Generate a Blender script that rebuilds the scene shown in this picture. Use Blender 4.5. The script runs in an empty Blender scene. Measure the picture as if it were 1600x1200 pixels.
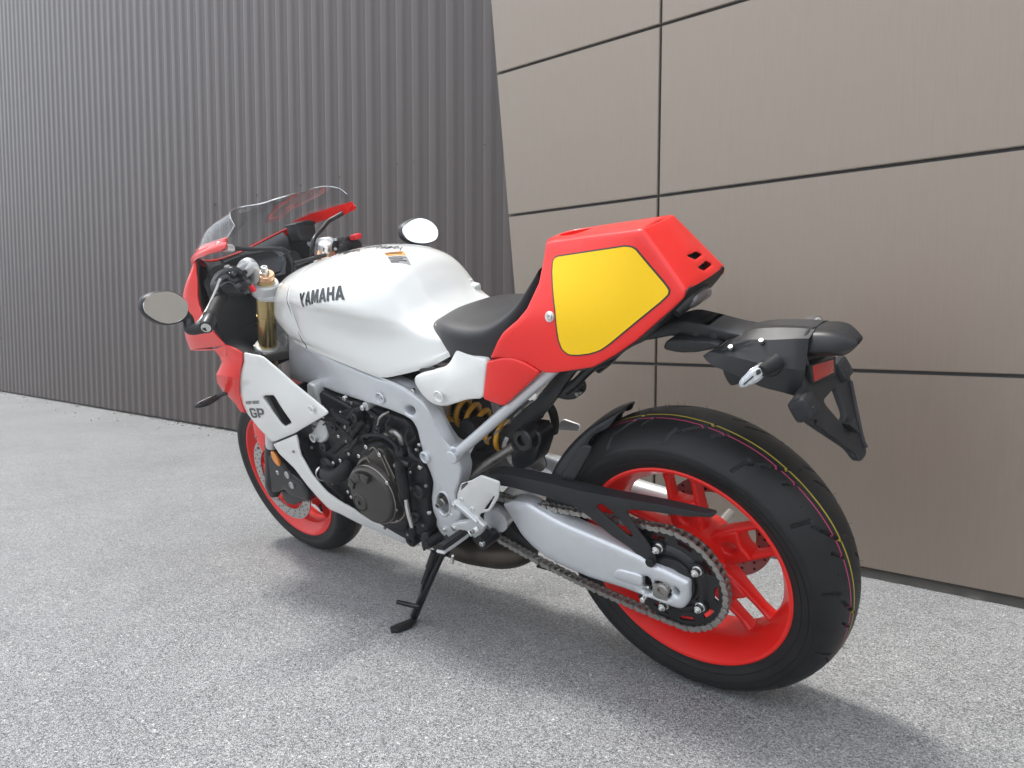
import bpy, bmesh, math, random
import numpy as np
from mathutils import Vector, Matrix
from mathutils.geometry import delaunay_2d_cdt
from mathutils.bvhtree import BVHTree

random.seed(7)
scene = bpy.context.scene
col = scene.collection
rad = math.radians

# ---------------------------------------------------------------- camera
cam = bpy.data.cameras.new('camera')
cam.sensor_width = 36.0
cam.lens = 26.729
cam.clip_start = 0.05
cam.clip_end = 2000
cam_ob = bpy.data.objects.new('camera', cam)
col.objects.link(cam_ob)
cam_ob.location = (-0.7512, 1.4980, 0.7537)
yaw, pitch, roll = rad(-48.0695), rad(-3.8972), rad(0.1225)
fw = Vector((math.cos(yaw) * math.cos(pitch), math.sin(yaw) * math.cos(pitch), math.sin(pitch)))
q = fw.to_track_quat('-Z', 'Y')
cam_ob.rotation_euler = (q.to_matrix() @ Matrix.Rotation(roll, 3, 'Z')).to_euler()
scene.camera = cam_ob

# ---------------------------------------------------------------- light
SUN_DIR = Vector((0.44, 0.13, 1.0)).normalized()
SUN_EL = math.asin(SUN_DIR.z)
world = bpy.data.worlds.new('World')
scene.world = world
world.use_nodes = True
nt = world.node_tree
nt.nodes.clear()
o_ = nt.nodes.new('ShaderNodeOutputWorld')
bg = nt.nodes.new('ShaderNodeBackground')
bg.inputs['Strength'].default_value = 0.14
sky = nt.nodes.new('ShaderNodeTexSky')
sky.sky_type = 'NISHITA'
sky.sun_disc = False
sky.sun_elevation = SUN_EL
sky.sun_rotation = math.atan2(SUN_DIR.x, SUN_DIR.y)
sky.air_density = 1.0
sky.dust_density = 2.0
tc = nt.nodes.new('ShaderNodeTexCoord')
mp = nt.nodes.new('ShaderNodeMapping')
mp.inputs['Scale'].default_value = (1.6, 1.6, 3.2)
nz = nt.nodes.new('ShaderNodeTexNoise')
nz.inputs['Scale'].default_value = 2.2
nz.inputs['Detail'].default_value = 7
nz.inputs['Roughness'].default_value = 0.58
rp = nt.nodes.new('ShaderNodeValToRGB')
rp.color_ramp.elements[0].position = 0.36
rp.color_ramp.elements[0].color = (0.30, 0.30, 0.30, 1)
rp.color_ramp.elements[1].position = 0.58
rp.color_ramp.elements[1].color = (1, 1, 1, 1)
mx = nt.nodes.new('ShaderNodeMixRGB')
mx.inputs['Color2'].default_value = (9.3, 9.7, 10.2, 1)
nt.links.new(tc.outputs['Generated'], mp.inputs['Vector'])
nt.links.new(mp.outputs['Vector'], nz.inputs['Vector'])
nt.links.new(nz.outputs['Fac'], rp.inputs['Fac'])
nt.links.new(rp.outputs['Color'], mx.inputs['Fac'])
nt.links.new(sky.outputs['Color'], mx.inputs['Color1'])
nt.links.new(mx.outputs['Color'], bg.inputs['Color'])
nt.links.new(bg.outputs['Background'], o_.inputs['Surface'])

sun = bpy.data.lights.new('sun', 'SUN')
sun.energy = 2.2
sun.angle = rad(10)
sun.color = (1.0, 0.965, 0.91)
sun_ob = bpy.data.objects.new('sun', sun)
col.objects.link(sun_ob)
sun_ob.location = (3, 2, 12)
sun_ob.rotation_euler = SUN_DIR.to_track_quat('Z', 'Y').to_euler()

scene.view_settings.view_transform = 'Standard'
scene.view_settings.look = 'None'
scene.view_settings.exposure = 0.66
scene.view_settings.gamma = 1.0
scene.view_settings.use_curve_mapping = False
scene.render.engine = 'CYCLES'
scene.cycles.max_bounces = 10
scene.cycles.transparent_max_bounces = 12
scene.cycles.use_denoising = True

# ---------------------------------------------------------------- materials
MATS = {}


def mat(name, c, rough=0.5, metal=0.0, coat=0.0, var=0.0, vs=40.0, rvar=0.0, bump=0.0, bs=300.0, spec=0.5, flake=0.0, stretch=None, aniso=0.0):
    m = bpy.data.materials.new(name)
    m.use_nodes = True
    t = m.node_tree
    b = t.nodes['Principled BSDF']
    b.inputs['Base Color'].default_value = (*c, 1)
    b.inputs['Roughness'].default_value = rough
    b.inputs['Metallic'].default_value = metal
    b.inputs['Coat Weight'].default_value = coat
    b.inputs['Coat Roughness'].default_value = 0.025
    b.inputs['Specular IOR Level'].default_value = spec
    if aniso:
        b.inputs['Anisotropic'].default_value = aniso
    if var or rvar or bump:
        tcn = t.nodes.new('ShaderNodeTexCoord')
        vec = tcn.outputs['Object']
        if stretch:
            mpn = t.nodes.new('ShaderNodeMapping')
            mpn.inputs['Scale'].default_value = stretch
            t.links.new(vec, mpn.inputs['Vector'])
            vec = mpn.outputs['Vector']
        n = t.nodes.new('ShaderNodeTexNoise')
        n.inputs['Scale'].default_value = vs
        n.inputs['Detail'].default_value = 5
        t.links.new(vec, n.inputs['Vector'])
        if var:
            h = t.nodes.new('ShaderNodeMixRGB')
            h.inputs['Color1'].default_value = (*[max(0, x * (1 - var)) for x in c], 1)
            h.inputs['Color2'].default_value = (*[min(1, x * (1 + var)) for x in c], 1)
            t.links.new(n.outputs['Fac'], h.inputs['Fac'])
            t.links.new(h.outputs['Color'], b.inputs['Base Color'])
        if rvar:
            r = t.nodes.new('ShaderNodeMapRange')
            r.inputs['To Min'].default_value = max(0.02, rough - rvar)
            r.inputs['To Max'].default_value = min(1, rough + rvar)
            t.links.new(n.outputs['Fac'], r.inputs['Value'])
            t.links.new(r.outputs['Result'], b.inputs['Roughness'])
        if bump:
            n2 = t.nodes.new('ShaderNodeTexNoise')
            n2.inputs['Scale'].default_value = bs
            n2.inputs['Detail'].default_value = 3
            t.links.new(tcn.outputs['Object'], n2.inputs['Vector'])
            bp = t.nodes.new('ShaderNodeBump')
            bp.inputs['Strength'].default_value = bump
            bp.inputs['Distance'].default_value = 0.001
            t.links.new(n2.outputs['Fac'], bp.inputs['Height'])
            t.links.new(bp.outputs['Normal'], b.inputs['Normal'])
    MATS[name] = m
    return m


mat('white_paint', (0.77, 0.77, 0.74), 0.45, coat=1.0, var=0.012, vs=9)
mat('red_paint', (0.80, 0.013, 0.008), 0.42, coat=0.7, var=0.03, vs=9, spec=0.3)
mat('red_rim_paint', (0.78, 0.013, 0.008), 0.38, coat=0.15, var=0.04, vs=20, rvar=0.06)
mat('yellow_decal', (0.90, 0.56, 0.002), 0.45, coat=0.1, spec=0.3)
mat('black_decal', (0.012, 0.012, 0.013), 0.3, coat=0.4)
mat('chrome_decal', (0.055, 0.06, 0.065), 0.22, metal=0.5)
mat('grey_print', (0.30, 0.30, 0.30), 0.5)
mat('orange_print', (0.75, 0.32, 0.06), 0.5)
mat('black_plastic', (0.014, 0.014, 0.0155), 0.42, var=0.25, vs=30, rvar=0.08, bump=0.12, bs=900)
mat('grey_plastic', (0.07, 0.07, 0.074), 0.45)
mat('textured_plastic', (0.019, 0.019, 0.021), 0.52, var=0.25, vs=60, rvar=0.06, bump=0.5, bs=1300, spec=0.4)
mat('black_metal', (0.011, 0.011, 0.013), 0.34, metal=0.1, var=0.3, vs=40, rvar=0.1)
mat('engine_black', (0.010, 0.010, 0.012), 0.46, var=0.4, vs=35, rvar=0.1, bump=0.3, bs=500, spec=0.4)
mat('black_rubber', (0.012, 0.012, 0.013), 0.6, var=0.3, vs=50, bump=0.2, bs=700, spec=0.35)
mat('inner_liner', (0.026, 0.027, 0.029), 0.5, var=0.2, vs=20, bump=0.2, bs=900)
mat('silver_paint', (0.62, 0.635, 0.655), 0.36, metal=0.42, var=0.04, vs=60, coat=0.2, bump=0.05, bs=1500)
mat('cast_alloy', (0.64, 0.65, 0.65), 0.38, metal=0.55, var=0.06, vs=60, bump=0.15, bs=700)
mat('alloy_plate', (0.70, 0.70, 0.68), 0.40, metal=0.4, var=0.03, vs=30)
mat('bright_steel', (0.70, 0.70, 0.68), 0.20, metal=1.0, var=0.05, vs=90, rvar=0.06)
mat('dull_steel', (0.36, 0.345, 0.325), 0.38, metal=0.85, var=0.2, vs=90, rvar=0.1)
mat('disc_steel', (0.46, 0.455, 0.44), 0.34, metal=0.8, var=0.08, vs=70, rvar=0.06)
mat('gold_anodised', (0.52, 0.40, 0.19), 0.26, metal=0.95, var=0.06, vs=18, rvar=0.04)
mat('copper_anodised', (0.78, 0.47, 0.30), 0.26, metal=1.0, var=0.04)
mat('bronze_cover', (0.070, 0.064, 0.059), 0.33, metal=0.6, var=0.2, vs=30, rvar=0.07, bump=0.12, bs=900)
mat('bronze_rib_highlight', (0.34, 0.30, 0.26), 0.3, metal=0.8)  # pale tone of the ribs; paints edge highlights on the cover rings
mat('exhaust_titan', (0.060, 0.048, 0.037), 0.40, metal=0.6, var=0.5, vs=9, rvar=0.1)
mat('spring_yellow', (0.75, 0.36, 0.02), 0.38, coat=0.3, var=0.05)
mat('seat_vinyl', (0.024, 0.023, 0.025), 0.46, var=0.15, vs=20, rvar=0.05, bump=0.35, bs=900)
mat('orange_lens', (0.80, 0.26, 0.02), 0.15, coat=0.8)
mat('red_lens', (0.42, 0.018, 0.015), 0.14, coat=0.9, var=0.3, vs=400)
mat('red_switch', (0.75, 0.03, 0.04), 0.4)
mat('mirror_glass', (0.86, 0.88, 0.88), 0.015, metal=1.0)
mat('clear_chrome', (0.50, 0.51, 0.53), 0.14, metal=0.95, var=0.3, vs=300)
mat('lens_clear', (0.55, 0.56, 0.57), 0.12, metal=0.2, var=0.4, vs=260, coat=0.8)
mat('dark_lens', (0.10, 0.085, 0.085), 0.10, coat=0.8)
mat('concrete_dark', (0.075, 0.07, 0.062), 0.9, var=0.35, vs=14, bump=0.8, bs=120)
mat('carcass_grey', (0.075, 0.074, 0.075), 0.6)
mat('joint_black', (0.03, 0.03, 0.031), 0.7)
mat('screw_head', (0.12, 0.11, 0.105), 0.4, metal=0.6)
mat('stone_pale', (0.42, 0.41, 0.37), 0.85, var=0.3, vs=90)


def glass(name, tint, rough=0.0, ior=1.45, spec_w=0.5):
    """thin clear sheet: mostly transparent with a Fresnel reflection on its surface"""
    m = bpy.data.materials.new(name)
    m.use_nodes = True
    t = m.node_tree
    t.nodes.clear()
    out = t.nodes.new('ShaderNodeOutputMaterial')
    tr = t.nodes.new('ShaderNodeBsdfTransparent')
    tr.inputs['Color'].default_value = (*tint, 1)
    gl = t.nodes.new('ShaderNodeBsdfGlossy')
    gl.inputs['Roughness'].default_value = rough
    gl.inputs['Color'].default_value = (1, 1, 1, 1)
    fr = t.nodes.new('ShaderNodeFresnel')
    geo = t.nodes.new('ShaderNodeNewGeometry')
    mr = t.nodes.new('ShaderNodeMapRange')
    mr.inputs['To Min'].default_value = ior
    mr.inputs['To Max'].default_value = 1.0 / ior
    t.links.new(geo.outputs['Backfacing'], mr.inputs['Value'])
    t.links.new(mr.outputs['Result'], fr.inputs['IOR'])
    ms = t.nodes.new('ShaderNodeMixShader')
    t.links.new(fr.outputs['Fac'], ms.inputs['Fac'])
    t.links.new(tr.outputs['BSDF'], ms.inputs[1])
    t.links.new(gl.outputs['BSDF'], ms.inputs[2])
    t.links.new(ms.outputs['Shader'], out.inputs['Surface'])
    MATS[name] = m


glass('screen_acrylic', (0.955, 0.965, 0.965), 0.01, 1.5)
glass('visor_smoke', (0.55, 0.57, 0.58), 0.03, 1.5)


def asphalt():
    m = bpy.data.materials.new('asphalt')
    m.use_nodes = True
    t = m.node_tree
    b = t.nodes['Principled BSDF']
    L = t.links.new
    tcn = t.nodes.new('ShaderNodeTexCoord')
    v = tcn.outputs['Object']

    def noise(s, d=4, r=0.55):
        n = t.nodes.new('ShaderNodeTexNoise')
        n.inputs['Scale'].default_value = s
        n.inputs['Detail'].default_value = d
        n.inputs['Roughness'].default_value = r
        L(v, n.inputs['Vector'])
        return n.outputs['Fac']

    def vor(s, feat='F1'):
        n = t.nodes.new('ShaderNodeTexVoronoi')
        n.feature = feat
        n.inputs['Scale'].default_value = s
        L(v, n.inputs['Vector'])
        return n

    def ramp(f, a, ca, bb, cb):
        r = t.nodes.new('ShaderNodeValToRGB')
        r.color_ramp.elements[0].position = a
        r.color_ramp.elements[0].color = (*ca, 1)
        r.color_ramp.elements[1].position = bb
        r.color_ramp.elements[1].color = (*cb, 1)
        L(f, r.inputs['Fac'])
        return r.outputs['Color']

    def mix(kind, f, a, c):
        n = t.nodes.new('ShaderNodeMixRGB')
        n.blend_type = kind
        if isinstance(f, float):
            n.inputs['Fac'].default_value = f
        else:
            L(f, n.inputs['Fac'])
        L(a, n.inputs['Color1'])
        L(c, n.inputs['Color2'])
        return n.outputs['Color']

    v1, v2 = vor(400), vor(230)
    sep = t.nodes.new('ShaderNodeSeparateColor')
    L(v1.outputs['Color'], sep.inputs['Color'])
    stone = ramp(sep.outputs['Red'], 0.0, (0.085, 0.088, 0.090), 1.0, (0.73, 0.735, 0.73))
    sep2 = t.nodes.new('ShaderNodeSeparateColor')
    L(v2.outputs['Color'], sep2.inputs['Color'])
    stone2 = ramp(sep2.outputs['Green'], 0.15, (0.14, 0.14, 0.145), 1.0, (0.66, 0.665, 0.66))
    c = mix('MIX', 0.34, stone, stone2)
    # bitumen in the gaps between the stones
    gap = ramp(v1.outputs['Distance'], 0.28, (1, 1, 1), 0.72, (0.45, 0.45, 0.46))
    c = mix('MULTIPLY', 0.8, c, gap)
    # rare pale chips
    chip = ramp(sep2.outputs['Blue'], 0.988, (0, 0, 0), 0.995, (1, 1, 1))
    white = ramp(sep2.outputs['Red'], 0, (0.5, 0.5, 0.48), 1, (0.72, 0.72, 0.7))
    c = mix('MIX', chip, c, white)
    patch = ramp(noise(1.3, 5, 0.6), 0.3, (0.88, 0.885, 0.89), 0.7, (1.12, 1.12, 1.115))
    c = mix('MULTIPLY', 1.0, c, patch)
    blot = ramp(noise(9, 4, 0.6), 0.35, (0.94, 0.94, 0.94), 0.65, (1.05, 1.05, 1.05))
    c = mix('MULTIPLY', 1.0, c, blot)
    L(c, b.inputs['Base Color'])
    b.inputs['Roughness'].default_value = 0.44
    b.inputs['Specular IOR Level'].default_value = 0.55
    mth = t.nodes.new('ShaderNodeMath')
    mth.operation = 'MULTIPLY_ADD'
    mth.inputs[1].default_value = 0.6
    L(v1.outputs['Distance'], mth.inputs[0])
    L(noise(520, 2), mth.inputs[2])
    bp = t.nodes.new('ShaderNodeBump')
    bp.invert = True
    bp.inputs['Strength'].default_value = 0.75
    bp.inputs['Distance'].default_value = 0.004
    L(mth.outputs['Value'], bp.inputs['Height'])
    L(bp.outputs['Normal'], b.inputs['Normal'])
    MATS['asphalt'] = m


asphalt()
mat('cladding_brown', (0.062, 0.046, 0.041), 0.38, var=0.05, vs=1.2, rvar=0.04, spec=0.5, stretch=(3, 3, 0.4))
mat('bronze_panel', (0.265, 0.222, 0.180), 0.38, metal=0.5, var=0.09, vs=26, rvar=0.06, stretch=(11, 11, 0.3))

# ---------------------------------------------------------------- object helpers


def put(name, me, material, parent=None):
    o = bpy.data.objects.new(name, me)
    col.objects.link(o)
    if material and not me.materials:
        me.materials.append(MATS[material])
    if parent is not None:
        o.parent = parent
    return o


def link(name, bm, material, parent=None, sharp=38):
    bmesh.ops.remove_doubles(bm, verts=bm.verts, dist=1e-6)
    bmesh.ops.recalc_face_normals(bm, faces=bm.faces)
    lim = rad(sharp)
    for f in bm.faces:
        f.smooth = True
    for e in bm.edges:
        if len(e.link_faces) == 2:
            if e.calc_face_angle(0) > lim:
                e.smooth = False
    me = bpy.data.meshes.new(name)
    bm.to_mesh(me)
    bm.free()
    return put(name, me, material, parent)


def empty(name, loc=(0, 0, 0)):
    o = bpy.data.objects.new(name, None)
    o.location = loc
    o.empty_display_size = 0.2
    col.objects.link(o)
    return o


def mirrored(o, parent=None, name=None):
    """the same part on the other side of the bike (y -> -y), with a parent of its own"""
    bm = bmesh.new()
    bm.from_mesh(o.data)
    for v in bm.verts:
        v.co.y = -v.co.y
    bmesh.ops.reverse_faces(bm, faces=bm.faces)
    me = bpy.data.meshes.new(o.data.name)
    bm.to_mesh(me)
    bm.free()
    for m in o.data.materials:
        me.materials.append(m)
    return put(name or o.name.split('.')[0], me, None, parent if parent is not None else o.parent)


def crom(pts, n=6, closed=False):
    P = [np.array(p, float) for p in pts]
    k = len(P)
    out = []
    rng = range(k) if closed else range(k - 1)
    for i in rng:
        if closed:
            a, b, c, d = P[i - 1], P[i], P[(i + 1) % k], P[(i + 2) % k]
        else:
            b, c = P[i], P[i + 1]
            a = P[i - 1] if i > 0 else 2 * b - c
            d = P[i + 2] if i + 2 < k else 2 * c - b
        for j in range(n):
            t = j / n
            out.append(0.5 * ((2 * b) + (c - a) * t + (2 * a - 5 * b + 4 * c - d) * t * t + (3 * b - a - 3 * c + d) * t ** 3))
    if not closed:
        out.append(P[-1])
    return out


def fillet(pts, r, it=2):
    P = [np.array(p, float) for p in pts]
    for _ in range(it):
        Q = []
        k = len(P)
        for i in range(k):
            a, b, c = P[i - 1], P[i], P[(i + 1) % k]
            la, lc = np.linalg.norm(a - b), np.linalg.norm(c - b)
            if la < 1e-9 or lc < 1e-9:
                continue
            ca = np.dot(a - b, c - b) / la / lc
            if ca < -0.985:
                Q.append(b)
                continue
            Q.append(b + (a - b) / la * min(r, 0.32 * la))
            Q.append(b + (c - b) / lc * min(r, 0.32 * lc))
        P = Q
        r *= 0.42
    return P


def inside(p, poly):
    x, y = p
    c = False
    k = len(poly)
    j = k - 1
    for i in range(k):
        xi, yi = poly[i]
        xj, yj = poly[j]
        if (yi > y) != (yj > y) and x < (xj - xi) * (y - yi) / (yj - yi) + xi:
            c = not c
        j = i
    return c


def tps(P, h):
    P = np.array(P, float)
    h = np.array(h, float)
    n = len(P)
    if n < 4 or np.ptp(h) < 1e-5:
        m = h.mean()
        return lambda Q: np.full(len(Q), m)
    sc = np.ptp(P, axis=0).max()
    c0 = P.mean(0)
    X = (P - c0) / sc
    d = np.linalg.norm(X[:, None] - X[None], axis=2)
    K = np.where(d > 0, d * d * np.log(d + 1e-12), 0) + np.eye(n) * 2e-3
    A = np.zeros((n + 3, n + 3))
    A[:n, :n] = K
    A[:n, n] = 1
    A[:n, n + 1:] = X
    A[n, :n] = 1
    A[n + 1:, :n] = X.T
    w = np.linalg.lstsq(A, np.concatenate([h, np.zeros(3)]), rcond=None)[0]

    def f(Q):
        Y = (np.array(Q, float) - c0) / sc
        dd = np.linalg.norm(Y[:, None] - X[None], axis=2)
        return np.where(dd > 0, dd * dd * np.log(dd + 1e-12), 0) @ w[:n] + w[n] + Y @ w[n + 1:]
    return f


AX = {'y': (0, 2, 1), 'x': (1, 2, 0), 'z': (0, 1, 2)}


def segdist(Q, poly):
    A = np.array(poly)
    B = np.roll(A, -1, axis=0)
    Q = np.array(Q)
    d = B - A
    L2 = (d * d).sum(1) + 1e-15
    t = np.clip(((Q[:, None] - A[None]) * d[None]).sum(2) / L2[None], 0, 1)
    pr = A[None] + t[..., None] * d[None]
    return np.linalg.norm(Q[:, None] - pr, axis=2).min(1)


def panel(name, out, material, parent=None, th=0.004, r=0.002, holes=(), ctrl=(), rc=0.004, sm=0, step=0.02, ax='y', sg=1, mirror=False, bulge=0.0):
    """A shaped plate: outline (3D points) filled over a smooth surface through them, with a rounded edge, holes and a thickness."""
    i0, i1, ih = AX[ax]
    out = [np.array(p, float) for p in out]
    f = tps([(p[i0], p[i1]) for p in list(out) + [np.array(c, float) for c in ctrl]], [p[ih] for p in list(out) + list(ctrl)])
    o2 = [np.array((p[i0], p[i1])) for p in out]
    o2 = crom(o2, sm, True) if sm else fillet(o2, rc)
    loops = [o2]
    for h in holes:
        h2 = [np.array((p[i0], p[i1])) for p in h]
        loops.append(fillet(h2, rc) if len(h2) < 12 else h2)

    def area(L):
        A = np.array(L)
        B = np.roll(A, -1, axis=0)
        return 0.5 * (A[:, 0] * B[:, 1] - A[:, 1] * B[:, 0]).sum()
    def dense(L):
        out_ = []
        for i in range(len(L)):
            p_, q_ = L[i], L[(i + 1) % len(L)]
            m_ = max(1, int(math.ceil(np.linalg.norm(q_ - p_) / (step * 0.8))))
            out_ += [p_ + (q_ - p_) * (j / m_) for j in range(m_)]
        return out_
    loops = [dense(L) for L in loops]
    o2 = loops[0]
    for k, L in enumerate(loops):
        a = area(L)
        if (k == 0) != (a > 0):
            loops[k] = L[::-1]

    def offset(L, d):
        A = np.array(L)
        pv, nx = np.roll(A, 1, axis=0), np.roll(A, -1, axis=0)
        e1, e2 = A - pv, nx - A
        n1 = np.stack([-e1[:, 1], e1[:, 0]], 1)
        n2 = np.stack([-e2[:, 1], e2[:, 0]], 1)
        n1 /= np.linalg.norm(n1, axis=1)[:, None] + 1e-12
        n2 /= np.linalg.norm(n2, axis=1)[:, None] + 1e-12
        n = n1 + n2
        n /= np.linalg.norm(n, axis=1)[:, None] + 1e-9
        cs = np.clip((n * n1).sum(1), 0.5, 1)
        return A + n * (d / cs)[:, None]

    verts, edges, ring = [], [], []
    for L in loops:
        s = len(verts)
        verts += [tuple(p) for p in L]
        edges += [(s + i, s + (i + 1) % len(L)) for i in range(len(L))]
        ring.append((s, len(L)))
    nb = len(verts)
    levels = [0.3 * r, r] if r > 0 else []
    extra = []
    allp = np.array(sum([[tuple(p) for p in L] for L in loops], []))
    for L in loops:
        for d in levels:
            O = offset(L, d)
            dist = np.min([segdist(O, M) for M in loops], axis=0)
            for p, dd in zip(O, dist):
                if dd > 0.72 * d:
                    extra.append((p[0], p[1]))
    lo, hi = np.array(o2).min(0), np.array(o2).max(0)
    gx = np.arange(lo[0] + step * 0.37, hi[0], step)
    gy = np.arange(lo[1] + step * 0.41, hi[1], step)
    if len(gx) * len(gy) > 0:
        G = np.array([(x, y) for x in gx for y in gy])
        dist = np.min([segdist(G, M) for M in loops], axis=0)
        for p, dd in zip(G, dist):
            if dd > r + step * 0.4:
                extra.append((p[0], p[1]))
    extra = [p for p in extra if inside(p, o2) and not any(inside(p, h) for h in loops[1:])]
    allv = verts + extra
    V2, E2, F2, *_ = delaunay_2d_cdt([Vector(p) for p in allv], edges, [], 0, 1e-7)
    V2 = np.array([(v.x, v.y) for v in V2])
    F = []
    for t in F2:
        c = V2[list(t)].mean(0)
        if inside(c, o2) and not any(inside(c, h) for h in loops[1:]):
            F.append(tuple(t))
    D = np.min([segdist(V2, M) for M in loops], axis=0)
    H = f(V2)
    if bulge:
        mxd = max(D.max(), 1e-6)
        dd_ = np.clip(D / mxd, 0, 1)
        H = H + sg * bulge * dd_ * dd_ * (3 - 2 * dd_)
    drop = np.zeros(len(V2))
    if r > 0:
        u = np.clip(1 - D / r, 0, 1)
        drop = r * (1 - np.sqrt(np.clip(1 - u * u, 0, 1)))
    top = H - sg * np.minimum(drop, th * 0.9)
    bot = H - sg * th
    bm = bmesh.new()

    def mk(p, h):
        c = [0, 0, 0]
        c[i0], c[i1], c[ih] = p[0], p[1], h
        return bm.verts.new(c)
    tv = [mk(p, h) for p, h in zip(V2, top)]
    bv = {}
    cnt = {}
    for t in F:
        for a, b in ((t[0], t[1]), (t[1], t[2]), (t[2], t[0])):
            cnt[frozenset((a, b))] = cnt.get(frozenset((a, b)), 0) + 1

    def B(i):
        if i not in bv:
            bv[i] = mk(V2[i], bot[i])
        return bv[i]
    for t in F:
        try:
            bm.faces.new([tv[i] for i in t])
            bm.faces.new([B(i) for i in t[::-1]])
        except ValueError:
            pass
    for t in F:
        for a, b in ((t[0], t[1]), (t[1], t[2]), (t[2], t[0])):
            if cnt[frozenset((a, b))] == 1:
                try:
                    bm.faces.new([tv[b], tv[a], B(a), B(b)])
                except ValueError:
                    pass
    bmesh.ops.delete(bm, geom=[v for v in bm.verts if not v.link_faces], context='VERTS')
    o = link(name, bm, material, parent, sharp=50)
    if mirror:
        return o, mirrored(o)
    return o


def frame_along(P):
    P = [Vector(p) for p in P]
    T = []
    for i in range(len(P)):
        a = P[max(i - 1, 0)]
        b = P[min(i + 1, len(P) - 1)]
        T.append((b - a).normalized())
    up = Vector((0, 0, 1)) if abs(T[0].z) < 0.9 else Vector((1, 0, 0))
    n = T[0].cross(up).normalized()
    N = []
    for t in T:
        n = (n - t * n.dot(t)).normalized()
        N.append(n.copy())
    return P, T, N


def tube_bm(bm, pts, r, n=12, sm=6, cap=True, flat=1.0):
    P = crom(pts, sm) if (sm and len(pts) > 2) else pts
    rs = r if isinstance(r, (list, tuple)) else [r, r]
    P, T, N = frame_along([Vector(p) for p in P])
    rings = []
    for i, (p, t, nn) in enumerate(zip(P, T, N)):
        u = i / (len(P) - 1) * (len(rs) - 1)
        k = min(int(u), len(rs) - 2)
        R = rs[k] * (1 - (u - k)) + rs[k + 1] * (u - k)
        b = t.cross(nn)
        rings.append([bm.verts.new(p + nn * (R * math.cos(a)) + b * (R * flat * math.sin(a))) for a in [2 * math.pi * j / n for j in range(n)]])
    for A, B in zip(rings, rings[1:]):
        for j in range(n):
            bm.faces.new([A[j], A[(j + 1) % n], B[(j + 1) % n], B[j]])
    if cap:
        bm.faces.new(rings[0][::-1])
        bm.faces.new(rings[-1])


def tube(name, pts, r, material, parent=None, n=12, sm=6, mirror=False, flat=1.0):
    bm = bmesh.new()
    tube_bm(bm, pts, r, n, sm, True, flat)
    o = link(name, bm, material, parent)
    if mirror:
        return o, mirrored(o)
    return o


def lathe_bm(bm, prof, o, axis, n=32, a0=0.0, a1=2 * math.pi):
    o = Vector(o)
    ax = Vector(axis).normalized()
    up = Vector((0, 0, 1)) if abs(ax.z) < 0.9 else Vector((1, 0, 0))
    u = ax.cross(up).normalized()
    w = ax.cross(u)
    full = abs(a1 - a0 - 2 * math.pi) < 1e-6
    m = n if full else n + 1
    rings = []
    for (a, r) in prof:
        if r < 1e-6:
            rings.append([bm.verts.new(o + ax * a)])
        else:
            rings.append([bm.verts.new(o + ax * a + (u * math.cos(t) + w * math.sin(t)) * r) for t in [a0 + (a1 - a0) * j / n for j in range(m)]])
    for A, B in zip(rings, rings[1:]):
        for j in range(n):
            k = (j + 1) % m
            vs = []
            if len(A) == 1:
                vs = [A[0], B[k], B[j]]
            elif len(B) == 1:
                vs = [A[j], A[k], B[0]]
            else:
                vs = [A[j], A[k], B[k], B[j]]
            if len(A) == 1 and len(B) == 1:
                continue
            bm.faces.new(vs)


def lathe(name, prof, o, axis, material, parent=None, n=32, sharp=30, mirror=False):
    bm = bmesh.new()
    lathe_bm(bm, prof, o, axis, n)
    ob = link(name, bm, material, parent, sharp)
    if mirror:
        return ob, mirrored(ob)
    return ob


def disc(name, c, axis, r, h, material, parent=None, ch=None, n=24, mirror=False):
    """a short cylinder with a chamfered front edge; c is the centre of its front face"""
    ch = ch if ch is not None else min(r * 0.15, h * 0.4)
    return lathe(name, [(-h, 0), (-h, r), (-ch, r), (0, r - ch), (0, 0)], c, axis, material, parent, n, mirror=mirror)


def grid(name, rows, material, parent=None, su=5, sv=5, th=0.0, mirror=False, sharp=40, cu=False, cv=False):
    R = [crom(r, sv, cv) for r in rows]
    m = len(R[0])
    C = [crom([R[i][j] for i in range(len(R))], su, cu) for j in range(m)]
    bm = bmesh.new()
    G = [[bm.verts.new(tuple(C[j][i])) for j in range(m)] for i in range(len(C[0]))]
    k = len(G)
    for i in range(k if cu else k - 1):
        for j in range(m if cv else m - 1):
            try:
                bm.faces.new([G[i][j], G[(i + 1) % k][j], G[(i + 1) % k][(j + 1) % m], G[i][(j + 1) % m]])
            except ValueError:
                pass
    if th:
        bmesh.ops.remove_doubles(bm, verts=bm.verts, dist=1e-6)
        bmesh.ops.recalc_face_normals(bm, faces=bm.faces)
        bmesh.ops.solidify(bm, geom=bm.faces[:], thickness=th)
    o = link(name, bm, material, parent, sharp)
    if mirror:
        return o, mirrored(o)
    return o


def box(name, c, size, material, parent=None, bev=0.002, rot=(0, 0, 0), mirror=False, seg=2):
    bm = bmesh.new()
    bmesh.ops.create_cube(bm, size=1.0)
    M = Matrix.LocRotScale(Vector(c), __import__('mathutils').Euler(rot), Vector(size))
    bmesh.ops.transform(bm, matrix=M, verts=bm.verts)
    if bev:
        bmesh.ops.bevel(bm, geom=bm.edges[:], offset=bev, segments=seg, affect='EDGES', profile=0.6)
    o = link(name, bm, material, parent, 30)
    if mirror:
        return o, mirrored(o)
    return o


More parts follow.
